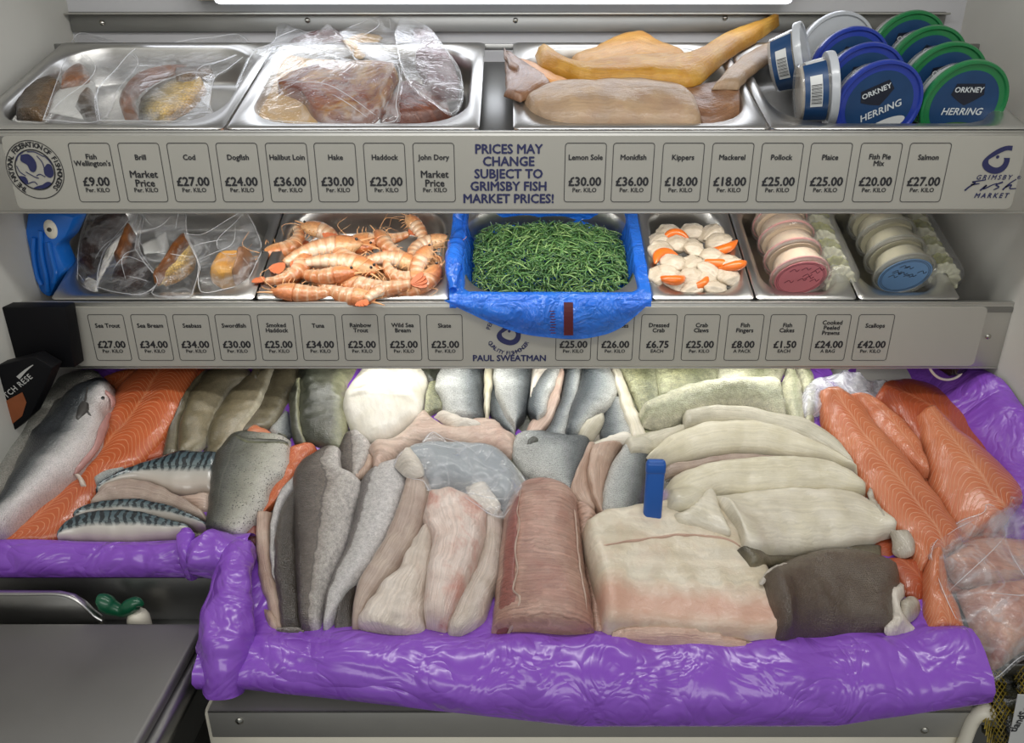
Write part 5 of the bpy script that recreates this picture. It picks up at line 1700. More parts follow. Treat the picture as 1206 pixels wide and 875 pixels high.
# third pan: smoked fillets
F_YEL = flesh('yellow_smoked_flesh', (176, 124, 34), (194, 148, 62), .22, 200, red=.3, red_col=(166, 98, 28), bump=.4, rough=.36, coat=-.12)
F_YELB = flesh('yellow_pink_smoked_flesh', (184, 132, 52), (196, 148, 78), .2, 200, red=.3, red_col=(194, 120, 56), bump=.3, rough=.36, coat=-.12)
F_TAN = flesh("tan_smoked_flesh", (150, 126, 102), (166, 140, 110), .14, 120, red=.3, red_col=(144, 108, 88), bump=.3, rough=.34, coat=-.05)
F_BRN = flesh('brown_smoked_flesh', (120, 84, 60), (138, 100, 70), .3, 200, red=.4, red_col=(96, 62, 48), bump=.3, rough=.28)
F_ORS = flesh('orange_smoked_strip', (206, 140, 70), (218, 156, 92), .2, 200, bump=.25, rough=.28)


def smoked(label, L, R, th, mat, **k):
    return tag(fish_loft(PU, 'smoked_fillet', L, R, th, mat, **k), label, 'smoked fish')


fl = dict(flat=True, ex=0.0, ext=(0, 0), splat=False)
smoked('dark brown smoked fillet at the right of the third pan', r_c('850,385 930,375 1000,362 1095,345'), r_c('860,480 940,525 1030,525 1105,490'), .020, F_BRN, lift=-.016, **fl)
smoked('rough tan tail of the brown fillet pointing up to the right', r_c('985,372 1060,290 1130,235 1210,195 1310,150'), r_c('1095,372 1150,320 1210,275 1290,225 1318,165'), .012, F_TAN, lift=.006, **fl)
smoked('smooth yellow smoked fillet rising behind in the third pan', r_c('390,262 500,215 600,165 690,150 770,200 880,252'), r_c('420,330 520,330 620,310 700,290 800,290 880,285'), .020, F_YELB, lift=-.004, **fl)
smoked('long yellow smoked fillet with its tail pointing up to the right', r_c('248,232 275,212 330,250 410,288 550,270 720,246 870,252 960,210 1060,155 1150,130 1265,92'), r_c('265,280 330,310 440,345 560,350 680,352 800,358 920,358 1000,295 1080,230 1170,175 1268,104'), .020, F_YEL, lift=.004, ends=(.06, .05), **fl)
smoked('orange smoked strip at the left end of the third pan', r_c('155,250 230,262 310,308 400,352'), r_c('190,300 250,330 310,358 380,365'), .008, F_ORS, lift=.004, **fl)
smoked('dark skinned smoked flap hanging over the left rim of the third pan', r_c('120,215 125,290 125,350 122,400'), r_c('185,275 250,305 320,355 190,425'), .010, F_BRN, lift=.004, **fl)
smoked('thin brown fin tip sticking up at the left of the third pan', r_c('118,200 140,240 180,285'), r_c('122,240 140,280 175,305'), .006, F_BRN, lift=.012, **fl)
smoked('large greyish tan smoked fillet at the front of the third pan', r_c('195,435 235,395 350,362 480,358 600,350 740,355 850,385'), r_c('230,480 330,522 480,525 640,525 800,525 935,520 925,460'), [.016, .024, .026, .024, .018], F_TAN, lift=-.006, ends=(.08, .06), pw=2.3, **fl)

# ---- lidded tubs
M_CLEAR = film('clear_tub', (.86, .88, .90), .16, .08, 20, .12, .6, bump=.1)
M_BLUEL = plain('blue_lid', (34, 56, 148), .32, coat=.3)
M_GREENL = plain('green_lid', (28, 112, 62), .32, coat=.3)
M_CLEARL = plain('clear_white_lid', (176, 180, 184), .3, coat=.3)
M_LAB = plain('tub_label', (22, 58, 98), .4, var=.2)
M_LABD = plain('label_crest', (18, 24, 40), .4)
M_LABW = plain('label_white', (196, 198, 196), .45)
M_TEXTW = plain('label_print', (198, 204, 206), .45)
M_FILL = plain('herring_filling', (168, 154, 130), .4, var=.35, scale=60)


def axis_matrix(c, z, roll=0.0):
    z = Vector(z).normalized()
    x = Vector((1, 0, 0)) if abs(z.x) < .8 else Vector((0, -1, 0))
    x = (x - z * x.dot(z)).normalized()
    y = z.cross(x)
    M = Matrix((x, y, z)).transposed().to_4x4()
    M.translation = Vector(c)
    return M @ Matrix.Rotation(roll, 4, 'Z')


def tub(label, c, z, R, lidmat, roll=0.0, printed=True, group='lidded tubs', depth=.050, kind='herring'):
    """c: centre of the lid's outer face, z: the way the lid faces"""
    t = thing('lidded_tub', label, 'tub', c, group)
    M = axis_matrix((0, 0, 0), z, roll)
    rb = R * .90
    MB().lathe([(rb * .82, -depth), (rb * .86, -depth + .002), (rb * .96, -.012), (rb * .97, -.010)], 48, M).build('cup', M_CLEAR, t, world=False)
    MB().lathe([(rb * .82 - .002, -depth + .003), (rb * .93 - .001, -.013)], 40, M).build('filling', M_FILL, t, world=False)
    m = MB()
    m.lathe([(rb * .875, -depth + .010), (rb * .945, -.016)], 48, M, False, False)
    m.build('wrap_label', M_LABW, t, world=False)
    m = MB()
    m.lathe([(R * .985, -.011), (R, -.009), (R, -.002), (R * .985, 0), (R * .93, 0), (R * .90, -.0025), (R * .3, -.0025), (.0005, -.0025)], 56, M, True, True)
    lid = m.build('lid', lidmat, t, world=False)
    if printed:
        m = MB()
        m.lathe([(R * .78, -.0022), (.0005, -.0022)], 48, M, False, True)
        m.build('disc_label', M_LAB, lid, world=False)
        m = MB()
        P = [(-.42, .62), (.42, .62), (.5, .3), (.25, .12), (0, -.02), (-.25, .12), (-.5, .3)]
        m.add([M @ Vector((x * R * .78, y * R * .78, -.0019)) for x, y in P], [tuple(range(len(P)))])
        m.build('crest', M_LABD, lid, world=False)
        m = MB()
        text(m, 'ORKNEY', R * .17, M @ Matrix.Translation((0, R * .34, -.0016)), bold=R * .004)
        text(m, 'HERRING', R * .23, M @ Matrix.Translation((0, -R * .16, -.0016)), bold=R * .004, shear=.15)
        m.build('lettering', M_TEXTW, lid, world=False)
        m = MB()
        m.add([M @ Vector((x * R * .5, -R * .56 + y * R * .16, -.0018)) for x, y in [(math.cos(a), math.sin(a)) for a in np.linspace(0, 2 * math.pi, 24, endpoint=False)]], [tuple(range(24))])
        m.build('picture', plain('label_green', (60, 96, 44), .45, var=.3) if lidmat is M_GREENL else M_LABW, lid, world=False)
    return t


EYU = Vector(PU.ey)
ZT = (-EYU * math.cos(math.radians(8)) + Vector(PU.n) * math.sin(math.radians(8)))
c_b = Vector(hit_y(1036, 124, SU + .060))
c_g = Vector(hit_y(1136, 124, SU + .060))
RB = .0615
tub('blue lidded tub at the front of its row with the tilted label', c_b, ZT, RB, M_BLUEL, .45)
tub('blue lidded tub second from the front of its row', c_b + EYU * .066, ZT, RB, M_BLUEL, .1)
tub('blue lidded tub third from the front of its row', c_b + EYU * .132, ZT, RB, M_BLUEL, -.2)
tub('pale clear lidded tub at the back of the blue lidded row', c_b + EYU * .200, ZT, RB, M_CLEARL, 0, False)
tub('green lidded tub at the front of its row with the upright label', c_g, ZT, RB, M_GREENL, 0)
tub('green lidded tub second from the front of its row', c_g + EYU * .068, ZT, RB, M_GREENL, .2)
tub('green lidded tub third from the front of its row', c_g + EYU * .136, ZT, RB, M_GREENL, -.3)
tub('green lidded tub at the back of the green lidded row', c_g + EYU * .204 + Vector((-.004, 0, 0)), ZT, RB, M_GREENL, .1)


def side_tub(label, c, z, R, depth):
    t = tub(label, c, z, R, M_CLEARL, 0, False, depth=depth)
    M = axis_matrix((0, 0, 0), z)
    rb = R * .9
    # wrap label with a bar code, on the side towards the customer
    y = Vector((0, -1, 0))
    loc = M.inverted().to_3x3() @ y
    a0 = math.atan2(loc.y, loc.x)

    def strip(z0, z1, a1, a2, dr):
        m = MB()
        n = 12
        rows = []
        for zz in (z0, z1):
            k = (zz + depth) / (depth - .010)
            r = rb * (.86 + (.97 - .86) * k) + dr
            rows.append([M @ Vector((r * math.cos(a0 + a1 + (a2 - a1) * i / (n - 1)), r * math.sin(a0 + a1 + (a2 - a1) * i / (n - 1)), zz)) for i in range(n)])
        m.grid(rows)
        return m
    strip(-depth + .005, -.014, -1.1, 1.1, .0008).build('side_label', M_LAB, t, world=False)
    strip(-depth + .012, -.022, -.55, .45, .0012).build('bar_code_field', M_LABW, t, world=False)
    m = MB()
    for i in range(17):
        s = strip(-depth + .013, -.023, -.25 + i * .037, -.25 + i * .037 + (.012 if i % 3 else .022), .0016)
        m.add(s.v, s.f)
    m.build('bar_code', M_BLACK, t, world=False)
    return t


side_tub('clear tub lying on its side showing a bar code next to the yellow fillets', Vector(hit_y(981, 104, SU + .075)), (.97, -.18, .14), .052, .050)
side_tub('clear tub lying on its side behind the one with the bar code', Vector(hit_y(950, 66, SU + .16)), (.85, -.45, .28), .052, .050)

# ================================================================ middle pans
r_k, r_p, r_s = crop(0, 240, 3.769), crop(300, 250, 5.025), crop(740, 240, 4.307)
t = thing('toy_fish', 'bright blue plastic toy fish standing at the left end of the middle shelf', 'ornament', hit_y(60, 352, 1.20))
M_TOY = plain('toy_blue', (22, 104, 196), .32, var=.05, coat=.3)
extr_y('body', r_k('120,30 230,28 330,60 290,150 245,190 260,230 290,290 255,340 220,420 190,405 130,345 100,300 92,230 108,120'), 1.205, .045, M_TOY, t, .006)
for L in ('152,150 150,230 165,320 185,360', '180,120 185,220 205,320 212,390', '215,170 230,240 245,300 240,350'):
    MB().tube(curve_pts([hit_y(u, v, 1.203) for u, v in r_k(L)], 20), .004, 8).build('ridge', M_TOY, t)
MB().tube(curve_pts([hit_y(u, v, 1.215) for u, v in r_k('100,330 70,335 48,325')], 12), [.010 - .0006 * i for i in range(12)], 10).build('fin', M_TOY, t)
c = hit_y(*r_k('225,113')[0], 1.2045)
MB().lathe([(.0001, .004), (.009, .0035), (.0125, .001), (.0125, -.006)], 28, Matrix.Translation(c) @ Matrix.Rotation(math.pi / 2, 4, 'X') @ Matrix.Diagonal((.85, 1.25, 1, 1))).build('eye', M_WHITEP, t)
MB().lathe([(.0001, .0062), (.003, .0058), (.0042, .003)], 20, Matrix.Translation(c) @ Matrix.Rotation(math.pi / 2, 4, 'X')).build('pupil', M_EYE, t)

pack(PM, 'smoked_fish_pack', 'clear pack of dark peppered fish at the far left of the middle shelf', r_k('345,330 350,200 370,110 420,30 600,25 580,120 470,200 440,300 430,390 360,360'), M_FILM,
     [('smoked_fillet', 'loft', r_k('400,30 395,120 370,220 360,310'), r_k('590,30 560,110 470,210 430,340'), .03, M_PEPPER)], 'packed fish', lift=.01)
pack(PM, 'smoked_fish_pack', 'clear pack of peppered fish with a brown edge second from left', r_k('430,370 440,280 480,190 560,90 610,30 640,60 620,200 700,330 640,400 520,395'), M_FILM,
     [('smoked_fillet', 'loft', r_k('600,130 540,200 520,300 500,380'), r_k('640,200 660,260 670,320 600,395'), .028, M_PEPPER),
      ('edge_fillet', 'loft', r_k('590,120 550,190 520,270'), r_k('610,150 575,220 545,270'), .022, M_KIPB)], 'packed fish', lift=.02)
pack(PM, 'smoked_fish_pack', 'clear pack with a white sticker and an amber kipper on the middle shelf', r_k('600,200 620,90 660,20 810,20 830,130 880,270 860,380 830,415 680,405 700,340 640,260'), M_FILM,
     [('amber_fish', 'loft', r_k('840,180 780,240 720,310 690,370'), r_k('870,230 860,290 800,340 740,365'), .028, M_KIPG),
      ('back_fillet', 'loft', r_k('830,150 760,240 710,310 690,350'), r_k('850,185 790,250 735,310 705,365'), .018, M_KIPB),
      ('sticker', 'poly', r_k('630,175 735,128 748,185 735,215 640,218'), .002, M_CARD, r_k('630,180 740,180'), dict(wob=.05, lift=.006, smooth_out=False))], 'packed fish', lift=.02)
pack(PM, 'smoked_fish_pack', 'clear pack of a light brown fillet at the right of the leftmost middle pan', r_k('820,135 905,135 1025,65 1090,40 1150,150 1160,210 1140,260 1090,350 1000,380 900,395 880,330 885,270'), M_FILM,
     [('smoked_fillet', 'loft', r_k('960,270 940,310 945,350 990,375'), r_k('1130,255 1120,300 1080,345 1040,365'), .03, F_YELB),
      ('dark_edge', 'loft', r_k('1060,258 1060,310 1040,360'), r_k('1140,258 1110,320 1070,355'), .032, F_BRN)], 'packed fish', lift=.012)

# ---- prawns
def prawn_mat(name, period):
    t = NT(name)
    u, v = t.uv()
    ns = t.noise(55, 4)
    col = t.ramp(t.math('ADD', v, t.math('MULTIPLY_ADD', ns, .3, -.15)), [(p, rgb(c)) for p, c in [(0, (188, 116, 70)), (.3, (204, 150, 106)), (.65, (218, 184, 150)), (1, (224, 204, 180))]])
    w = t.math('SINE', t.math('MULTIPLY', u, 2 * math.pi / period))
    col = t.mix(t.math('MULTIPLY', t.step(w, .4, 1.0), .4), col, rgb((190, 104, 60)))
    col = t.mix(t.math('MULTIPLY', t.step(w, -.6, -1.0), .3), col, rgb((230, 206, 178)))
    nb = t.bump(t.math('ADD', t.math('MULTIPLY', w, .6), t.noise(150, 4)), .5, .002)
    return t.done(t.bsdf(col, .28, spec=.5, coat=.5, coatr=.12, normal=nb, coatn=nb))


M_PRAWN = prawn_mat('prawn_shell', .0150)
M_PRAWNO = skin('prawn_head_shell', [(0, (196, 112, 62)), (.5, (212, 146, 94)), (1, (224, 182, 134))], scale=140, mott=.2, bump=.3, fine=.1, mscale=60)
M_PRAWNL = plain('prawn_feelers', (226, 172, 122), .4)


def prawn(curl, sd):
    """a cooked prawn lying on its side; body bent in its own x-y plane, about 13 cm"""
    r_ = random.Random(sd)
    t = thing('prawn', 'x', 'prawn', (0, 0, 0), 'cooked prawns in the middle pan')
    n, k = 40, 14
    th = np.linspace(0, curl, n)
    x, y, ds = [0.0], [0.0], .088 / n
    for i in range(1, n):
        x.append(x[-1] - ds * math.cos(th[i])), y.append(y[-1] - ds * math.sin(th[i]))
    V, Fc, UV = [], [], []
    for i in range(n):
        s = i / (n - 1)
        r0 = .0160 * (1 - .62 * s ** 1.3) * (1 + .05 * abs(math.sin(s * math.pi * 6)))
        if i < 2: r0 *= .8
        d = Vector((math.cos(th[i]), math.sin(th[i]), 0))
        nr = Vector((-d.y, d.x, 0))
        for j in range(k):
            a = 2 * math.pi * j / k
            V.append(Vector((x[i], y[i], 0)) + nr * (math.cos(a) * r0 * 1.1) + Vector((0, 0, math.sin(a) * r0 * .88)))
            UV.append((s * .09, .5 - .5 * math.cos(a)))
    for i in range(n - 1):
        for j in range(k):
            Fc.append((i * k + j, i * k + (j + 1) % k, (i + 1) * k + (j + 1) % k, (i + 1) * k + j))
    Fc += [tuple(range(k))[::-1], tuple((n - 1) * k + j for j in range(k))]
    mesh('body', V, Fc, M_PRAWN, t, uv=UV, world=False)
    # head with its spike
    V, Fc, UV = [], [], []
    n2 = 20
    for i in range(n2):
        s = i / (n2 - 1)
        r0 = .0165 * (1 - s ** 2.2) ** .7 + .0004
        for j in range(k):
            a = 2 * math.pi * j / k
            V.append(Vector((-.003 + .040 * s, .003 * s + math.cos(a) * r0 * 1.08, math.sin(a) * r0 * .85)))
            UV.append((s * .04, .5 - .5 * math.cos(a)))
    for i in range(n2 - 1):
        for j in range(k):
            Fc.append((i * k + j, (i + 1) * k + j, (i + 1) * k + (j + 1) % k, i * k + (j + 1) % k))
    Fc += [tuple(range(k)), tuple((n2 - 1) * k + j for j in range(k))[::-1]]
    h = mesh('head', V, Fc, M_PRAWNO, t, uv=UV, world=False)
    m = MB().tube(curve_pts([(.020, .008, 0), (.038, .010, 0), (.056, .015, 0)], 12), list(np.linspace(.003, .0006, 12)), 8)
    m.build('rostrum', M_PRAWNL, t, world=False)
    for sg in (1, -1):
        b_ = bmesh.new()
        bmesh.ops.create_uvsphere(b_, u_segments=12, v_segments=8, radius=.0026)
        MB().bm(b_, Matrix.Translation((.028, .004, sg * .0095))).build('eye', M_EYE, t, world=False)
    # tail fan
    e, a = Vector((x[-1], y[-1], 0)), th[-1]
    for q in (-.45, -.15, .15, .45):
        d = Vector((-math.cos(a + q), -math.sin(a + q), q * .3))
        nr = Vector((d.y, -d.x, 0)).normalized()
        m = MB()
        L = [(0, .001), (.3, .0042), (.7, .0052), (1, .002)]
        up, dn = [], []
        for s, w in L:
            c = e + d * (.024 * s)
            up += [c + nr * w + Vector((0, 0, .0008)), c - nr * w + Vector((0, 0, .0008))]
            dn += [c + nr * w - Vector((0, 0, .0008)), c - nr * w - Vector((0, 0, .0008))]
        m.add(up + dn, [(2 * i, 2 * i + 1, 2 * i + 3, 2 * i + 2) for i in range(3)] + [(8 + 2 * i + 2, 8 + 2 * i + 3, 8 + 2 * i + 1, 8 + 2 * i) for i in range(3)]
              + [(2 * i, 2 * i + 2, 8 + 2 * i + 2, 8 + 2 * i) for i in range(3)] + [(2 * i + 1, 8 + 2 * i + 1, 8 + 2 * i + 3, 2 * i + 3) for i in range(3)] + [(6, 7, 15, 14), (0, 8, 9, 1)])
        m.build('tail_blade', M_PRAWNL if False else M_PRAWNT, t, world=False, sharp=60)
    for i in range(7):
        s = i / 6
        b0 = Vector((.020 - .065 * s, 0, 0))
        ii = int(max(0, (.0 - b0.x) / ds)) if b0.x < 0 else 0
        ii = min(ii, n - 1)
        b0 = Vector((x[ii], y[ii], 0)) if b0.x < 0 else b0
        for sg in (1, -1):
            d = Vector((r_.uniform(-.2, .6), -1, sg * .25)).normalized()
            p = b0 + Vector((0, -.008, sg * .004))
            l_ = .020 if i < 4 else .011
            m = MB().tube([p, p + d * l_ * .5 + Vector((.002, 0, sg * .002)), p + d * l_], [.0011, .0008, .0004], 6)
            m.build('leg', M_PRAWNL, t, world=False)
    for sg in (1, -1):
        q = [Vector((.034, 0, sg * .003)), Vector((.052, -.004 - r_.uniform(0, .01), sg * .008)), Vector((.062, -.024, sg * .012)), Vector((.046, -.042 - r_.uniform(0, .012), sg * .016))]
        MB().tube(curve_pts(q, 14), list(np.linspace(.0008, .0003, 14)), 5).build('feeler', M_PRAWNL, t, world=False)
    return t


M_PRAWNT = plain('prawn_tail', (206, 116, 76), .35, var=.2, scale=90, coat=.3)
protos = [prawn(1.9, 1), prawn(1.2, 2), prawn(.7, 3)]
used = [False] * 3
# crop x, y, angle in the picture, curl kind, scale, flip, row name
PR = [(190, 190, 200, 0, 1.1, 1, 'arched orange prawn at the left end of the back of the heap'), (410, 140, 170, 0, 1.1, -1, 'prawn second from the left along the back of the heap'),
      (560, 180, 5, 1, 1.05, -1, 'prawn with its orange head in the middle of the back of the heap'), (720, 140, 175, 2, 1.05, 1, 'tan prawn behind the orange head in the heap'),
      (810, 190, 110, 1, 1.0, 1, 'prawn with its tail sticking up right of the middle of the heap'), (940, 110, 130, 2, .9, -1, 'prawn pointing up at the back right corner of the heap'),
      (1010, 200, 12, 0, 1.1, 1, 'prawn whose head points at the blue film'), (430, 245, 8, 2, 1.35, 1, 'pale pink prawn stretched across the middle of the heap'),
      (230, 340, 95, 0, 1.1, -1, 'arched prawn standing at the left of the heap'), (600, 265, -28, 2, 1.2, -1, 'pale prawn sloping down through the middle of the heap'),
      (820, 300, -25, 1, 1.1, 1, 'prawn right of the middle of the heap'), (1000, 320, 60, 1, 1.0, 1, 'pinkish prawn at the right side of the heap'),
      (430, 360, 10, 1, 1.15, -1, 'prawn left of the middle near the front of the heap'), (530, 330, -22, 2, 1.25, 1, 'prawn with long legs in the centre of the heap'),
      (980, 420, 75, 0, 1.1, -1, 'curled pink prawn at the right front of the heap'), (300, 455, 175, 2, 1.15, 1, 'prawn along the rim at the left front of the heap'),
      (560, 460, -8, 2, 1.1, -1, 'pale prawn along the rim in the middle of the front'), (680, 410, 155, 2, 1.35, 1, 'long orange brown prawn lying over the front of the heap'),
      (830, 465, 3, 1, 1.05, 1, 'prawn along the rim at the right of the front'), (880, 370, 15, 0, 1.0, -1, 'prawn with an orange tail fan right of the centre of the heap')]
# underneath: the heap itself, lower prawns
for i in range(-6, len(PR)):
    if i < 0:
        x_, y_, ang, kd, sc, fl, lab = 220 + 150 * (i + 6), 330, 20 * i, 1, 1.2, 1, 'prawn glimpsed low in the heap, number counted from the left'
        lab = ['prawn buried low at the far left of the heap', 'prawn buried low left of the middle of the heap', 'prawn buried just left of the centre of the heap', 'prawn buried just right of the centre of the heap',
               'prawn buried low right of the middle of the heap', 'prawn buried low at the far right of the heap'][i + 6]
        hh = -.030
    else:
        x_, y_, ang, kd, sc, fl, lab = PR[i]
        hh = -.010 + .0008 * i + (.008 if 7 <= i <= 13 else 0)
    o = protos[kd] if not used[kd] else copy_tree(protos[kd])
    used[kd] = True
    u, v = r_p('%f,%f' % (x_, y_))[0]
    a, b = PM.ab(u, v, hh)
    M = Matrix((Vector(PM.ex), Vector(PM.ey), Vector(PM.n))).transposed().to_4x4()
    M = M @ Matrix.Rotation(math.radians(ang), 4, 'Z') @ Matrix.Rotation(rng.uniform(-.25, .25) + (math.pi if fl < 0 else 0), 4, 'X') @ Matrix.Rotation(rng.uniform(-.12, .12), 4, 'Y')
    off = M @ Vector((.014 * sc, .012 * sc, 0))
    o.rotation_euler = M.to_euler()
    o.location = Vector(PM.w(a, b, hh)) + off
    o.scale = (sc * .84,) * 3
    o['label'] = 'cooked ' + lab

# ---- samphire in blue film
M_SAMS = [plain('samphire_green', (92, 132, 72), .36, var=.3, scale=26, coat=.25), plain('samphire_pale', (132, 164, 98), .36, var=.25, scale=26, coat=.25),
          plain('samphire_dark', (58, 96, 50), .38, var=.3, scale=26, coat=.25)]
t = NT('blue_polythene')
w_ = t.noise(16, 3, dist=1.2)
w2_ = t.noise(40, 3, dist=1.8)
hh_ = t.math('ADD', t.math('ABSOLUTE', t.math('MULTIPLY_ADD', w_, 2.0, -1.0)), t.math('MULTIPLY', t.math('ABSOLUTE', t.math('MULTIPLY_ADD', w2_, 2.0, -1.0)), .35))
nb_ = t.bump(hh_, .8, .010)
body = t.bsdf(t.mix(t.noise(14, 3), rgb((26, 98, 222)), rgb((58, 138, 238))), .16, spec=.6, normal=nb_, coat=.25, coatr=.12, coatn=nb_)
tl_ = t.n('ShaderNodeBsdfTranslucent', {0: (*rgb((60, 140, 240)), 1)}).outputs[0]
tr_ = t.n('ShaderNodeBsdfTransparent', {0: (*rgb((150, 190, 245)), 1)}).outputs[0]
mx = t.n('ShaderNodeMixShader', {0: .2, 1: body, 2: tl_}).outputs[0]
M_BFILM = t.done(t.n('ShaderNodeMixShader', {0: .14, 1: mx, 2: tr_}).outputs[0])
x0, x1 = g[4], g[5]
m = MB()
xs_n = np.r_[np.linspace(x0 - .003, x0 + .034, 26), np.linspace(x0 + .038, x1 - .038, 60), np.linspace(x1 - .034, x1 + .001, 26)]
rows = []
for x in xs_n:
    k_ = min((x - x0 - .017) / .013, (x1 - x - .017) / .013, 1)
    k_ = max(k_, 0)
    e_ = .006 + .010 * math.exp(-((x - x0) / .012) ** 2)
    prof = [(.262, .006), (.250, .006), (.242, .006 - .012 * k_), (.228, .005 - .052 * k_), (.13, .005 - .054 * k_), (.034, .005 - .054 * k_), (.020, .005 - .016 * k_), (.008, .0045), (-.004, .004), (-.013, -.004), (-.0165, -.012)]
    C = curve_pts(prof, 44)
    rows.append([PM.w(x, p[0], p[1] + e_ * .3) for p in C])
m.grid(crumple(rows, .0028, 16, 3.0))
# apron hanging over the sign
bot = curve_pts(px('524,354 548,366 580,381 612,392 645,398 680,399 715,393 742,378 768,354'), 90)
rows = []
for i in range(90):
    u0 = 524 + (768 - 524) * i / 89
    r = []
    p0, p1 = np.array(hit_y(u0, 353, SL - .006)), np.array(hit_y(bot[i][0], bot[i][1], SL - .006))
    for j in range(26):
        f_ = j / 25
        p = p0 * (1 - f_) + p1 * f_
        p[1] -= .010 * math.sin(math.pi * min(1, f_ * 1.1)) * (.4 + abs(math.sin(i * .21))) * math.sin(math.pi * i / 89) + .002
        r.append(p)
    rows.append(r)
m.grid(crumple(rows, .0035, 16, 8.0))
# the gathered left edge
C = curve_pts([PM.w(x0 + .002, b, .012 + .012 * math.sin(b * 30)) for b in np.linspace(.005, .25, 10)], 40)
mm = MB().tube(C, list(np.interp(np.linspace(0, 1, 40), [0, .15, .6, 1], [.006, .014, .015, .006])), 24)
m.grid(crumple([[mm.v[i * 24 + (k % 24)] for k in range(25)] for i in range(40)], .006, 26, 6.0))
bf = tag(m.build('blue_film', M_BFILM, sharp=None), 'shiny blue plastic film lining the samphire pan and hanging over the lower sign', 'liner')
M_REDP = plain('dark_red_print', (84, 24, 32), .4)


def apron_pt(u, v):
    f_ = (v - 353) / 44
    return hit_y(u, v, SL - .019 - .004 * math.sin(math.pi * min(1, max(0, f_))))


m = MB()
m.grid([[apron_pt(u, v) for v in np.linspace(356, 395, 8)] for u in (664, 667, 671, 675)])
p = apron_pt(650, 382)
text(m, 'PRODUCT', .0085, TM(p[0], p[2], p[1] - .001, 1.45), bold=.0003) if False else None
for v in np.arange(366, 394, 3.2):
    m.grid([[apron_pt(u + (v % 2), v + d) for d in (0, 1.1)] for u in (647, 650, 653)])
m.build('printed_stripe', M_REDP, bf, smooth=False)

m = MB()
ax0, ax1 = x0 + .030, x1 - .026
for i in range(2600):
    a, b = rng.uniform(ax0, ax1), rng.uniform(.034, .212)
    qx, qy = (a - (ax0 + ax1) / 2) / ((ax1 - ax0) / 2), (b - .123) / .09
    if qx * qx * qx * qx + qy ** 4 > 1: continue
    h = .030 * (1 - abs(qx) ** 3) * (1 - abs(qy) ** 3) - .022 + rng.uniform(-.014, .006)
    an, L = rng.uniform(0, 2 * math.pi), rng.uniform(.018, .038)
    bend, rise = rng.uniform(-.6, .6), rng.uniform(-.15, .25)
    P = []
    for s in np.linspace(-.5, .5, 5):
        an2 = an + bend * s
        P.append(PM.w(np.clip(a + math.cos(an2) * L * s, ax0, ax1), np.clip(b + math.sin(an2) * L * s, .022, .24), h + rise * L * s + .002 * math.cos(s * 5)))
    r0 = rng.uniform(.0008, .0013)
    m.cur = int(rng.choice([0, 0, 1, 2, 2]))
    m.tube(P, [r0 * .8, r0, r0, r0, r0 * .6], 5)
tag(m.build('samphire', M_SAMS, sharp=None), 'heap of thin green samphire sprigs in the blue lined pan', 'samphire', None, 'stuff')

# ---- scallops
M_SCAL = flesh('scallop_flesh', (204, 188, 164), (220, 206, 186), .15, 160, bump=.4, rough=.25)
M_ROE = plain('scallop_roe', (226, 112, 34), .28, var=.18, scale=60, bump=.1, coat=.5)


def scallop_proto(sd_=0.0):
    t = thing('scallop', 'x', 'scallop', (0, 0, 0), 'scallops in the narrow pan')
    b_ = bmesh.new()
    bmesh.ops.create_icosphere(b_, subdivisions=4, radius=1)
    for v in b_.verts:
        c = v.co
        q = (abs(c.x) ** 3 + abs(c.y) ** 3) ** (1 / 3)
        nn_ = 1 + .20 * noise.noise(c * 1.3 + Vector((sd_, 0, 0))) + .10 * noise.noise(c * 3.1 + Vector((0, sd_, 0)))
        v.co = Vector((c.x * .0255, c.y * .0225, c.z * .0135)) * nn_
    m = MB().bm(b_)
    uv = [(p[0], .5 + p[1] / .05) for p in m.v]
    mesh('meat', m.v, m.f, M_SCAL, t, uv=uv, world=False)
    return t


def roe_on(t):
    pts = curve_pts([(-.016, -.022, .000), (.004, -.028, .005), (.024, -.020, .005), (.036, .002, .000)], 18)
    MB().tube(pts, list(.0095 * np.sin(np.linspace(.25, math.pi - .15, 18)) ** .8), 14).build('roe', M_ROE, t, world=False)


sc0 = scallop_proto()
sc1 = scallop_proto(4.0)
roe_on(sc1)
SCP = [(210, 150, 0, 'white scallop at the back left of the pan'), (330, 140, 0, 'white scallop in the middle of the back row'), (420, 150, 0, 'white scallop at the back right'),
       (150, 190, 0, 'white scallop at the left edge of the second row'), (455, 195, 1, 'scallop with an orange tip at the right of the second row'), (255, 205, 1, 'scallop with its roe showing in the second row'),
       (170, 245, 0, 'white scallop at the left of the third row'), (330, 225, 0, 'large white scallop in the centre of the pan'), (430, 270, 2, 'scallop with big orange roe right of the centre'),
       (230, 300, 1, 'scallop with a long orange roe left of the centre'), (500, 300, 1, 'scallop with orange roe at the right edge'), (330, 310, 0, 'white scallop just below the centre'),
       (200, 350, 1, 'scallop with roe at the left of the fourth row'), (410, 340, 0, 'white scallop right of the fourth row'), (310, 375, 2, 'scallop with broken orange roe near the front'),
       (510, 370, 0, 'pale oval scallop at the front right'), (220, 405, 0, 'white scallop at the front left'), (400, 385, 0, 'white scallop in the front between the roe and the right'),
       (315, 430, 0, 'white scallop lowest in the front middle'), (440, 430, 0, 'white scallop lowest at the front right'), (165, 370, 0, 'white scallop by the left front rim')]
u0 = u1 = False
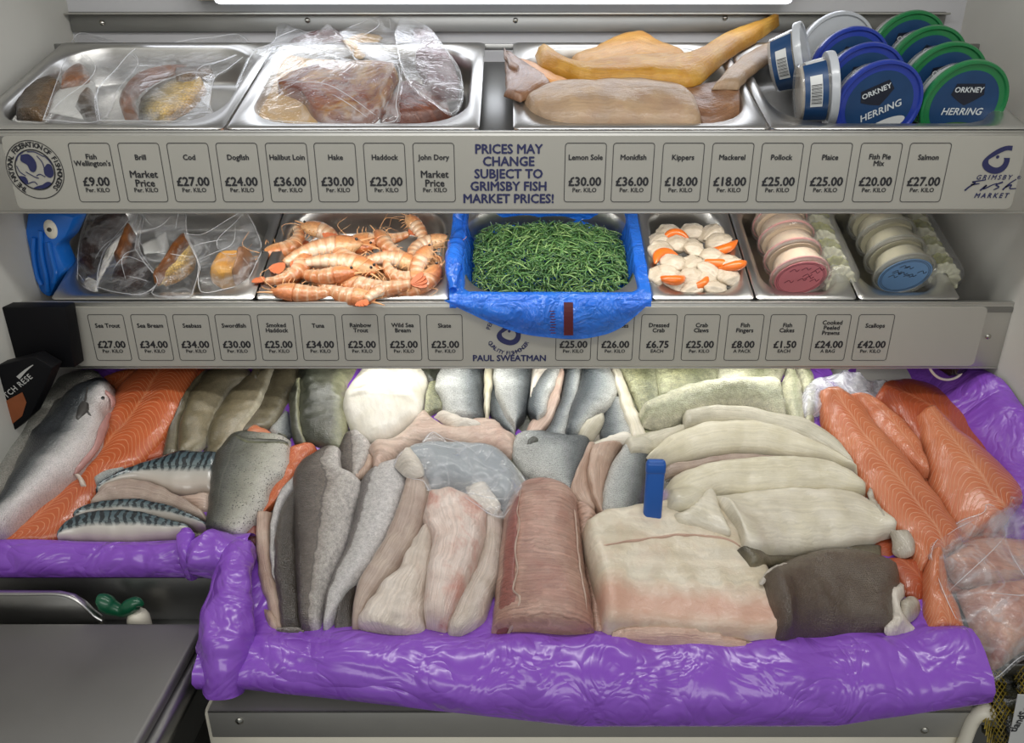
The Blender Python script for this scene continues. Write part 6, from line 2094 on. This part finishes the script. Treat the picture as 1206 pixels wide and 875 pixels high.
for i, (x_, y_, kd, lab) in enumerate(SCP):
    src = sc1 if kd else sc0
    if (kd and u1) or (not kd and u0):
        o = copy_tree(src)
    else:
        o = src
        if kd: u1 = True
        else: u0 = True
    u, v = r_s('%f,%f' % (x_, y_))[0]
    hh = -.012 + rng.uniform(-.003, .003) + .012 * math.sin(math.pi * min(1, max(0, (y_ - 120) / 320)))
    a, b = PM.ab(u, v, hh)
    M = Matrix((Vector(PM.ex), Vector(PM.ey), Vector(PM.n))).transposed().to_4x4()
    ang = rng.uniform(-.6, .6) + (0.3 if kd == 2 else (math.pi * .9 if kd and i % 2 else 0))
    M = M @ Matrix.Rotation(ang, 4, 'Z') @ Matrix.Rotation(rng.uniform(-.3, .3), 4, 'X') @ Matrix.Rotation(rng.uniform(-.3, .3), 4, 'Y')
    o.rotation_euler = M.to_euler()
    o.location = Vector(PM.w(a, b, hh))
    o.scale = (rng.uniform(.80, 1.0), rng.uniform(.80, .98), .9)
    o['label'] = lab if 'scallop' in lab[:30] else lab

# ---- pots with printed lids
M_POT = film('clear_pot', (.86, .86, .85), .09, .08, 30, .10, .6, bump=.1)
M_PINKF = plain('pink_cream_filling', (226, 204, 178), .45, var=.06, scale=30)
M_CRABF = plain('pale_cream_filling', (206, 200, 172), .45, var=.08, scale=30)
M_PINKL = plain('pink_label', (214, 128, 136), .45, var=.04)
M_BLUEP = plain('pale_blue_label', (120, 160, 204), .45, var=.04)
M_PINKR = plain('pink_ring', (216, 150, 142), .4, var=.06)
M_GREYR = plain('grey_ring', (168, 166, 150), .4, var=.06)
EYM = Vector(PM.ey)
ZP = (-EYM * math.cos(math.radians(-8)) + Vector(PM.n) * math.sin(math.radians(-8)))


def pot(label, c, z, R, fill, lab, ringm, top):
    t = thing('lidded_pot', label, 'pot', c, 'pots on the middle shelf')
    M = axis_matrix((0, 0, 0), z, rng.uniform(-.2, .2))
    D = .040
    MB().lathe([(R * .74, -D), (R * .78, -D + .002), (R * .90, -.014), (R * .99, -.011), (R, -.009), (R, -.002), (R * .97, 0), (R * .86, .0), (R * .83, -.002)], 48, M, True, False).build('shell', M_POT, t, world=False)
    MB().lathe([(R * .72, -D + .001), (R * .88, -.0125), (R * .5, -.012)], 40, M).build('filling', fill, t, world=False)
    MB().lathe([(R * .955, -.0105), (R * .955, -.0085), (R * .90, -.0080)], 40, M, False, False).build('seal', ringm, t, world=False)
    MB().lathe([(R * .84, -.0026), (R * .84, -.0018), (.0005, -.0018)], 44, M, True, True).build('disc_label', lab if top else M_PINKF if fill is M_PINKF else fill, t, world=False)
    if top:
        m = MB()
        for q in range(2):
            rr = R * (.78 - .05 * q)
            P = [M @ Vector((rr * math.cos(a), rr * math.sin(a), -.0015)) for a in np.linspace(0, 2 * math.pi, 40)]
            m.tube(P, .0003, 5)
        for q in range(9):
            x_, y_ = rng.uniform(-.5, .5) * R, rng.uniform(-.2, .5) * R
            m.tube(curve_pts([M @ Vector((x_ + dx * R, y_ + dy * R, -.0015)) for dx, dy in ((-.12, -.05), (0, .08), (.1, -.04), (.16, .06))], 12), .0005, 5)
        m.build('print', M_BLACK if lab is not M_PINKL else plain('maroon_print', (110, 40, 56), .45), t, world=False)
    return t


for (u, v, fill, lab, ringm, nm, du) in ((943, 333, M_PINKF, M_PINKL, M_PINKR, 'pink', 0), (1066, 330, M_CRABF, M_BLUEP, M_GREYR, 'blue', 0)):
    p0 = Vector(hit_y(u, v - 4, SL + .058))
    for i in range(6):
        lbl = {0: 'front clear pot with the %s disc label', 1: 'clear pot right behind the front one with the %s label', 2: 'third clear pot back in the row with the %s label', 3: 'fourth clear pot back in the row with the %s label',
               4: 'fifth clear pot back in the row with the %s label', 5: 'clear pot at the back of the row with the %s label'}[i] % nm
        pot(lbl, p0 + EYM * (.047 * i), ZP, .050, fill, lab, ringm, i == 0)
    # pleated cups in a clear sleeve at the right of the row
    q0 = p0 + Vector((.068, .004, -.004))
    t = thing('cup_sleeve', 'sleeve of pleated greenish cups to the right of the %s labelled pots' % nm, 'sleeve', q0)
    M_CUP = plain('pleated_cup_%s' % nm, (200, 198, 170), .4, var=.2, scale=120)
    M_CUPG = plain('pleated_rim_%s' % nm, (150, 150, 92), .4, var=.3, scale=120)
    for i in range(9):
        M = axis_matrix(EYM * (.024 * i), (-EYM * .86 + Vector((-.35, 0, .3))), .2 * i)
        n, V, Fa = 48, [], []
        for (r_, z_) in ((.008, -.008), (.018, -.006), (.027, .001), (.029, .002), (.027, .003), (.018, -.003), (.008, -.005)):
            for k_ in range(n):
                a = 2 * math.pi * k_ / n
                rr = r_ * (1 + .06 * math.sin(a * 12) * (r_ > .015))
                V.append(M @ Vector((rr * math.cos(a) * .8, rr * math.sin(a), z_ + .002 * math.sin(a * 12) * (r_ > .015))))
        for j in range(6):
            for k_ in range(n):
                Fa.append((j * n + k_, j * n + (k_ + 1) % n, (j + 1) * n + (k_ + 1) % n, (j + 1) * n + k_))
        mesh('cup', V, Fa, [M_CUP, M_CUPG][i % 2], t, world=False)
    C = [EYM * (.024 * s - .012) for s in np.linspace(0, 9, 30)]
    mm = MB().tube(C, list(np.interp(np.linspace(0, 1, 30), [0, .06, .94, 1], [.024, .033, .033, .026])), 24)
    mesh('sleeve', mm.v, mm.f, M_POT, t, world=False)
